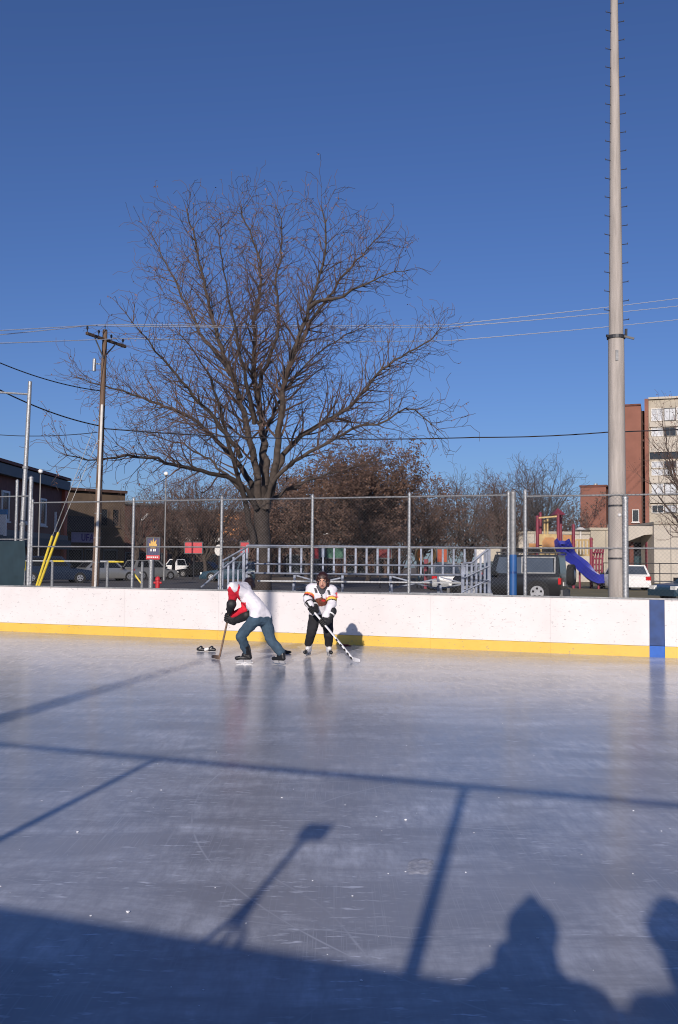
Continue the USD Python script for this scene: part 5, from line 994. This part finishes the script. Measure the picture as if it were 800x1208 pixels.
ms = [bone((V(-.05, 0, .025), .024), (V(.03, 0, .025), .022))]+[bone((V(.03, -.025+.017*i, .022), .0105), (V(.095-.008*abs(i-1.4), -.034+.021*i, .014), .009)) for i in range(4)]+[bone((V(-.02, .03, .02), .013), (V(.035, .065, .014), .011))]
part('glove_body', soft(union(ms), .01, 3), M['maroon'], t, 50); m = MB(); m.man(bone((V(-.06, 0, .024), .028), (V(-.11, .005, .024), .032))); m.build('cuff', M['maroon'], t, smooth=40)
rng = np.random.default_rng(21); m = MB()                  # crumbs of shaved snow
for i in range(90):
    x, y = rng.uniform(-30, 830), 800+420*rng.random()**.8
    p = gnd(x, y); r_ = rng.uniform(.0015, .0045)*(1+1.2*(rng.random() < .06)); s = trimesh.creation.icosphere(0, 1.0); v = s.vertices*(1+rng.normal(0, .25, (len(s.vertices), 1)))*V(rng.uniform(.8, 1.9), rng.uniform(.8, 1.9), .6)*r_; m.add(v+p+V(0, 0, r_*.35), s.faces)
tag(m.build('snow_crumbs', M['snow']), 'white crumbs of shaved snow scattered over the grey ice', 'snow', kind='stuff')

q = gnd(496, 1022); ng = 26; v, f = [], []                # a thin scraped patch of snow
for i in range(ng):
    for j in range(ng):
        a, b = -1+2*i/(ng-1), -1+2*j/(ng-1); p_ = V(a*.085+.03*b, b*.17, 0); e = 1-(a**4+b**4)**.5-.35*meshkit.fbm(V(a*2.2, b*2.2, 3), 3)+.1; v.append(q+p_+V(0, 0, -.004+.016*np.clip(e, 0, .55)*(.5+meshkit.fbm(V(a*5, b*5, 1), 3))))
f = [[i*ng+j, (i+1)*ng+j, (i+1)*ng+j+1, i*ng+j+1] for i in range(ng-1) for j in range(ng-1)]
m = MB(); m.add(v, f); tag(m.build('snow_patch', M['snow_grey'], smooth=True), 'pale scraped snow patch on the ice left of the fence post shadow', 'snow')

# ------------------------------------------------------------------ behind the camera: what casts the shadows on the ice
az = math.radians(11.0); K = 1/math.tan(SUN_EL); sh = V(math.sin(az), math.cos(az), 0)
def caster(x, y, nn):                                      # where a point casting its shadow at photo pixel (x, y) stands, if it is on the line n = nn: (ground point, height)
    g = gnd(x, y); L_ = (np.dot(g, NX)-nn)/np.dot(sh, NX); return g-sh*L_, L_*math.tan(SUN_EL)
hw = np.mean([caster(x, y, NEAR_N)[1] for x, y in ((20, 1075), (250, 1113), (400, 1138), (540, 1160))]); hf = np.mean([caster(x, y, NEAR_N)[1] for x, y in ((60, 884), (400, 914), (700, 941))])
nb_ = thing('near_wall', 'plywood backed rink wall behind the photographer topped by a rail', 'wall')
for k in range(-8, 8):
    m = MB(); m.box(BU(k*2.44, NEAR_N-.08, hw/2), (2.43, .1, hw-.02), RB); m.build('wall_panel', M['board'], nb_)
    m = MB(); m.box(BU(k*2.44, NEAR_N-.022, .1), (2.43, .02, .2), RB); m.build('kick_strip', M['kick_yellow'], nb_)
m = MB(); m.box(BU(-1.2, NEAR_N-.08, hw), (39, .14, .03), RB); m.build('cap_rail', M['galvanised_dull'], nb_)
nf = thing('near_fence', 'pipe fence on the rink wall behind the photographer', 'fence')
m = MB(); m.tube([BU(-21, NEAR_N, hf), BU(19, NEAR_N, hf)], .035, 8); m.build('fence_rail', M['galvanised'], nf)
for x, y in ((185, 895), (548, 930)):
    q, _ = caster(x, y, NEAR_N); m = MB(); m.tube([q+V(0, 0, hw-.2), q+V(0, 0, hf)], .036, 8); m.build('fence_post', M['galvanised'], nf)
u1, u2 = [np.dot(caster(x, y, NEAR_N)[0], UX) for x, y in ((185, 895), (548, 930))]
for k in (-3, -2, -1, 2, 3): q = BU(u1+(u2-u1)*k, NEAR_N, 0); m = MB(); m.tube([q+V(0, 0, hw-.2), q+V(0, 0, hf)], .036, 8); m.build('fence_post', M['galvanised'], nf)
# lamp mast standing behind the wall, whose long shadow reaches the far boards
g1 = gnd(316, 757.5); q = g1-sh*(np.dot(g1, sh)+6.0); nl_ = thing('lamp_mast', 'tall lamp mast behind the photographer', 'lamp post', q)
m = MB(); m.tube([(0, 0, -.1), (0, 0, 4.5), (0, 0, 9.0), (0, 0, 16)], [.28, .21, .115, .08], 12); m.build('mast', M['concrete_pole'], nl_); m = MB(); m.beam((-1.3, 0, 15.8), (1.3, 0, 15.8), .1, .1); m.build('crossarm', M['galvanised_dull'], nl_)
# tripod with work lamp on top of the wall ledge
c0, h0 = caster(363, 984, NEAR_N-.10); c1, h1 = caster(285, 1076, NEAR_N-.10); tp = thing('tripod_lamp', 'tripod work lamp standing on the wall behind the photographer', 'lamp', c0)
m = MB(); m.tube([(0, 0, h1), (0, 0, h0)], .019, 8); m.build('column', M['dark_metal'], tp); m = MB(); m.box((0.03, 0, h0+.02), (.16, .10, .11)); m.build('lamp_head', M['dark_metal'], tp)
m = MB(); m.tube([(0, 0, h1-.05), (0, 0, h1+.07)], [.045, .03], 8); m.build('hub', M['dark_metal'], tp)
for x in (226, 259, 291): m = MB(); f_ = caster(x, 1121, NEAR_N-.10)[0]-c0; m.tube([(0, 0, h1), (f_[0], f_[1], hw)], .014, 6); m.build('leg', M['dark_metal'], tp)
# photographer and a companion
def bystander(label, base, h, arms_up, hood, hk=1.0):
    t = thing('person', label, 'person', base); s = h/1.78; A_ = lambda x, y, z: V(x, y, z)*s
    sk, A, R, k = head_parts(A_(0, .02, 1.66), V(0, 1, -.08), .105*s)
    hip = [A_(x, 0, .93) for x in (-.1, .1)]; kn = [A_(x, .03, .5) for x in (-.12, .12)]; an = [A_(x, -.02, .09) for x in (-.13, .13)]
    shd = [A_(x, 0, 1.42) for x in (-.19, .19)]; el = [A_(x, .06 if arms_up else -.03, (1.32 if x < 0 else 1.22) if arms_up else 1.12) for x in ((-.36, .25) if arms_up else (-.27, .27))]; ha = [A_(x, .13, 1.50) for x in (-.09, .09)] if arms_up else [A_(x, .05, .86) for x in (-.28, .28)]
    ch, ws = A_(0, 0, 1.28), A_(0, 0, 1.05)
    b = sk+[bone((A_(0, 0, 1.48), .06), (A_(0, .02, 1.62), .06)), bone((shd[0], .07), (shd[1], .07), (ch, .12)), bone((ch, .13), (ws, .13)), bone((ws, .13), (hip[0], .1), (hip[1], .1))]
    c = [bone((shd[0], .10), (shd[1], .10), (ch, .17)), bone((ch, .18), (ws, .18)), bone((ws, .18), (hip[0], .14), (hip[1], .14)), bone((A_(0, 0, 1.50), .09), (ch, .14))]; p_ = [bone((hip[0], .13), (hip[1], .13))]
    for i in (0, 1):
        b += [bone((hip[i], .09), (kn[i], .06)), bone((kn[i], .06), (an[i], .045)), bone((an[i], .045), (an[i]+V(0, .15, -.05), .035)), bone((shd[i], .055), (el[i], .045)), bone((el[i], .045), (ha[i], .032)), bone((ha[i], .035), (ha[i]+V(0, .05, .05), .03))]
        sx = 1 if i else -1; d_ = V(-sx*.25, .5, .6) if arms_up else V(0, .15, -1)
        for j in range(4): q = ha[i]+V(sx*(.028-.02*j), .02, .03 if arms_up else -.03); q2 = q+unit(d_)*(.07+.01*(j in (1, 2))); b += [bone((q, .0095), (q2, .009)), bone((q2, .009), (q2+V(-sx*.02, .025, -.01), .0085))]
        q = ha[i]+V(-sx*.02, .03, 0); b.append(bone((q, .012), (q+V(-sx*.03, .045, .01), .010)))
        c += [bone((shd[i], .095), (el[i], .075)), bone((el[i], .075), (ha[i]*.85+el[i]*.15, .055))]; p_ += [bone((hip[i], .13), (kn[i], .09)), bone((kn[i], .09), (an[i], .075))]
        m = MB(); m.man(union([bone((an[i]-V(0, .04, .04), .05), (an[i]+V(0, .16, -.045), .042))])); m.build('boot', M['skate_black'], t, smooth=40)
    chain(t, 'body', 'skin', b, .02, 4); face_bits(t, A, R, k); chain(t, 'coat', 'coat_dark', c, .03, 8, .02); chain(t, 'trousers', 'trousers_black', p_, .03, 8, .01)
    if hood:
        Q = lambda x, y, z: A(x*hk, y*hk, z)
        part('hood', soft(union([ell(Q(0, -.04, .05), V(.118*hk, .125*hk, .128), R), bone((Q(0, -.02, .10), .075*hk), (Q(0, -.03, .15 if hk > 1.1 else .17), .03*hk)), bone((Q(0, -.05, -.05), .10*hk), (A(0, -.03, -.18), .12))])-ell(A(0, .10*hk, -.01), V(.075, .09, .10), R), .02, 4), M['coat_dark'], t, 50)
    else:
        part('hair', soft(union([ell(A(0, -.02, .045), V(.088, .102, .098), R)])-ell(A(0, .09, -.03), V(.07, .08, .09), R), .02, 4), M['hair'], t, 50); part('cap', soft(union([ell(A(0, -.01, .07), V(.092, .108, .075), R), bone((A(-.06, .09, .07), .012), (A(.06, .09, .07), .012), (A(0, .17, .055), .012))]), .02, 3), M['coat_dark'], t, 50)
    return t
q, hh = caster(627, 1056, -.40); bystander('photographer in a dark hooded coat holding a phone up', V(q[0], q[1], 0), 1.0*hh/1.05, True, True)
ph = thing('phone', 'small black phone held up by the photographer', 'phone', (0, -.11, EYE-.02)); m = MB(); m.box((0, 0, 0), (.062, .010, .115)); m.build('case', M['car_black'], ph); m = MB(); m.box((0, -.0055, 0), (.056, .002, .1)); m.build('screen', M['glass_dark'], ph)
q, hh = caster(784, 1055, -.70); bystander('companion in a dark hooded coat standing beside the photographer', V(q[0], q[1], 0), hh/1.05, False, True, 1.35)
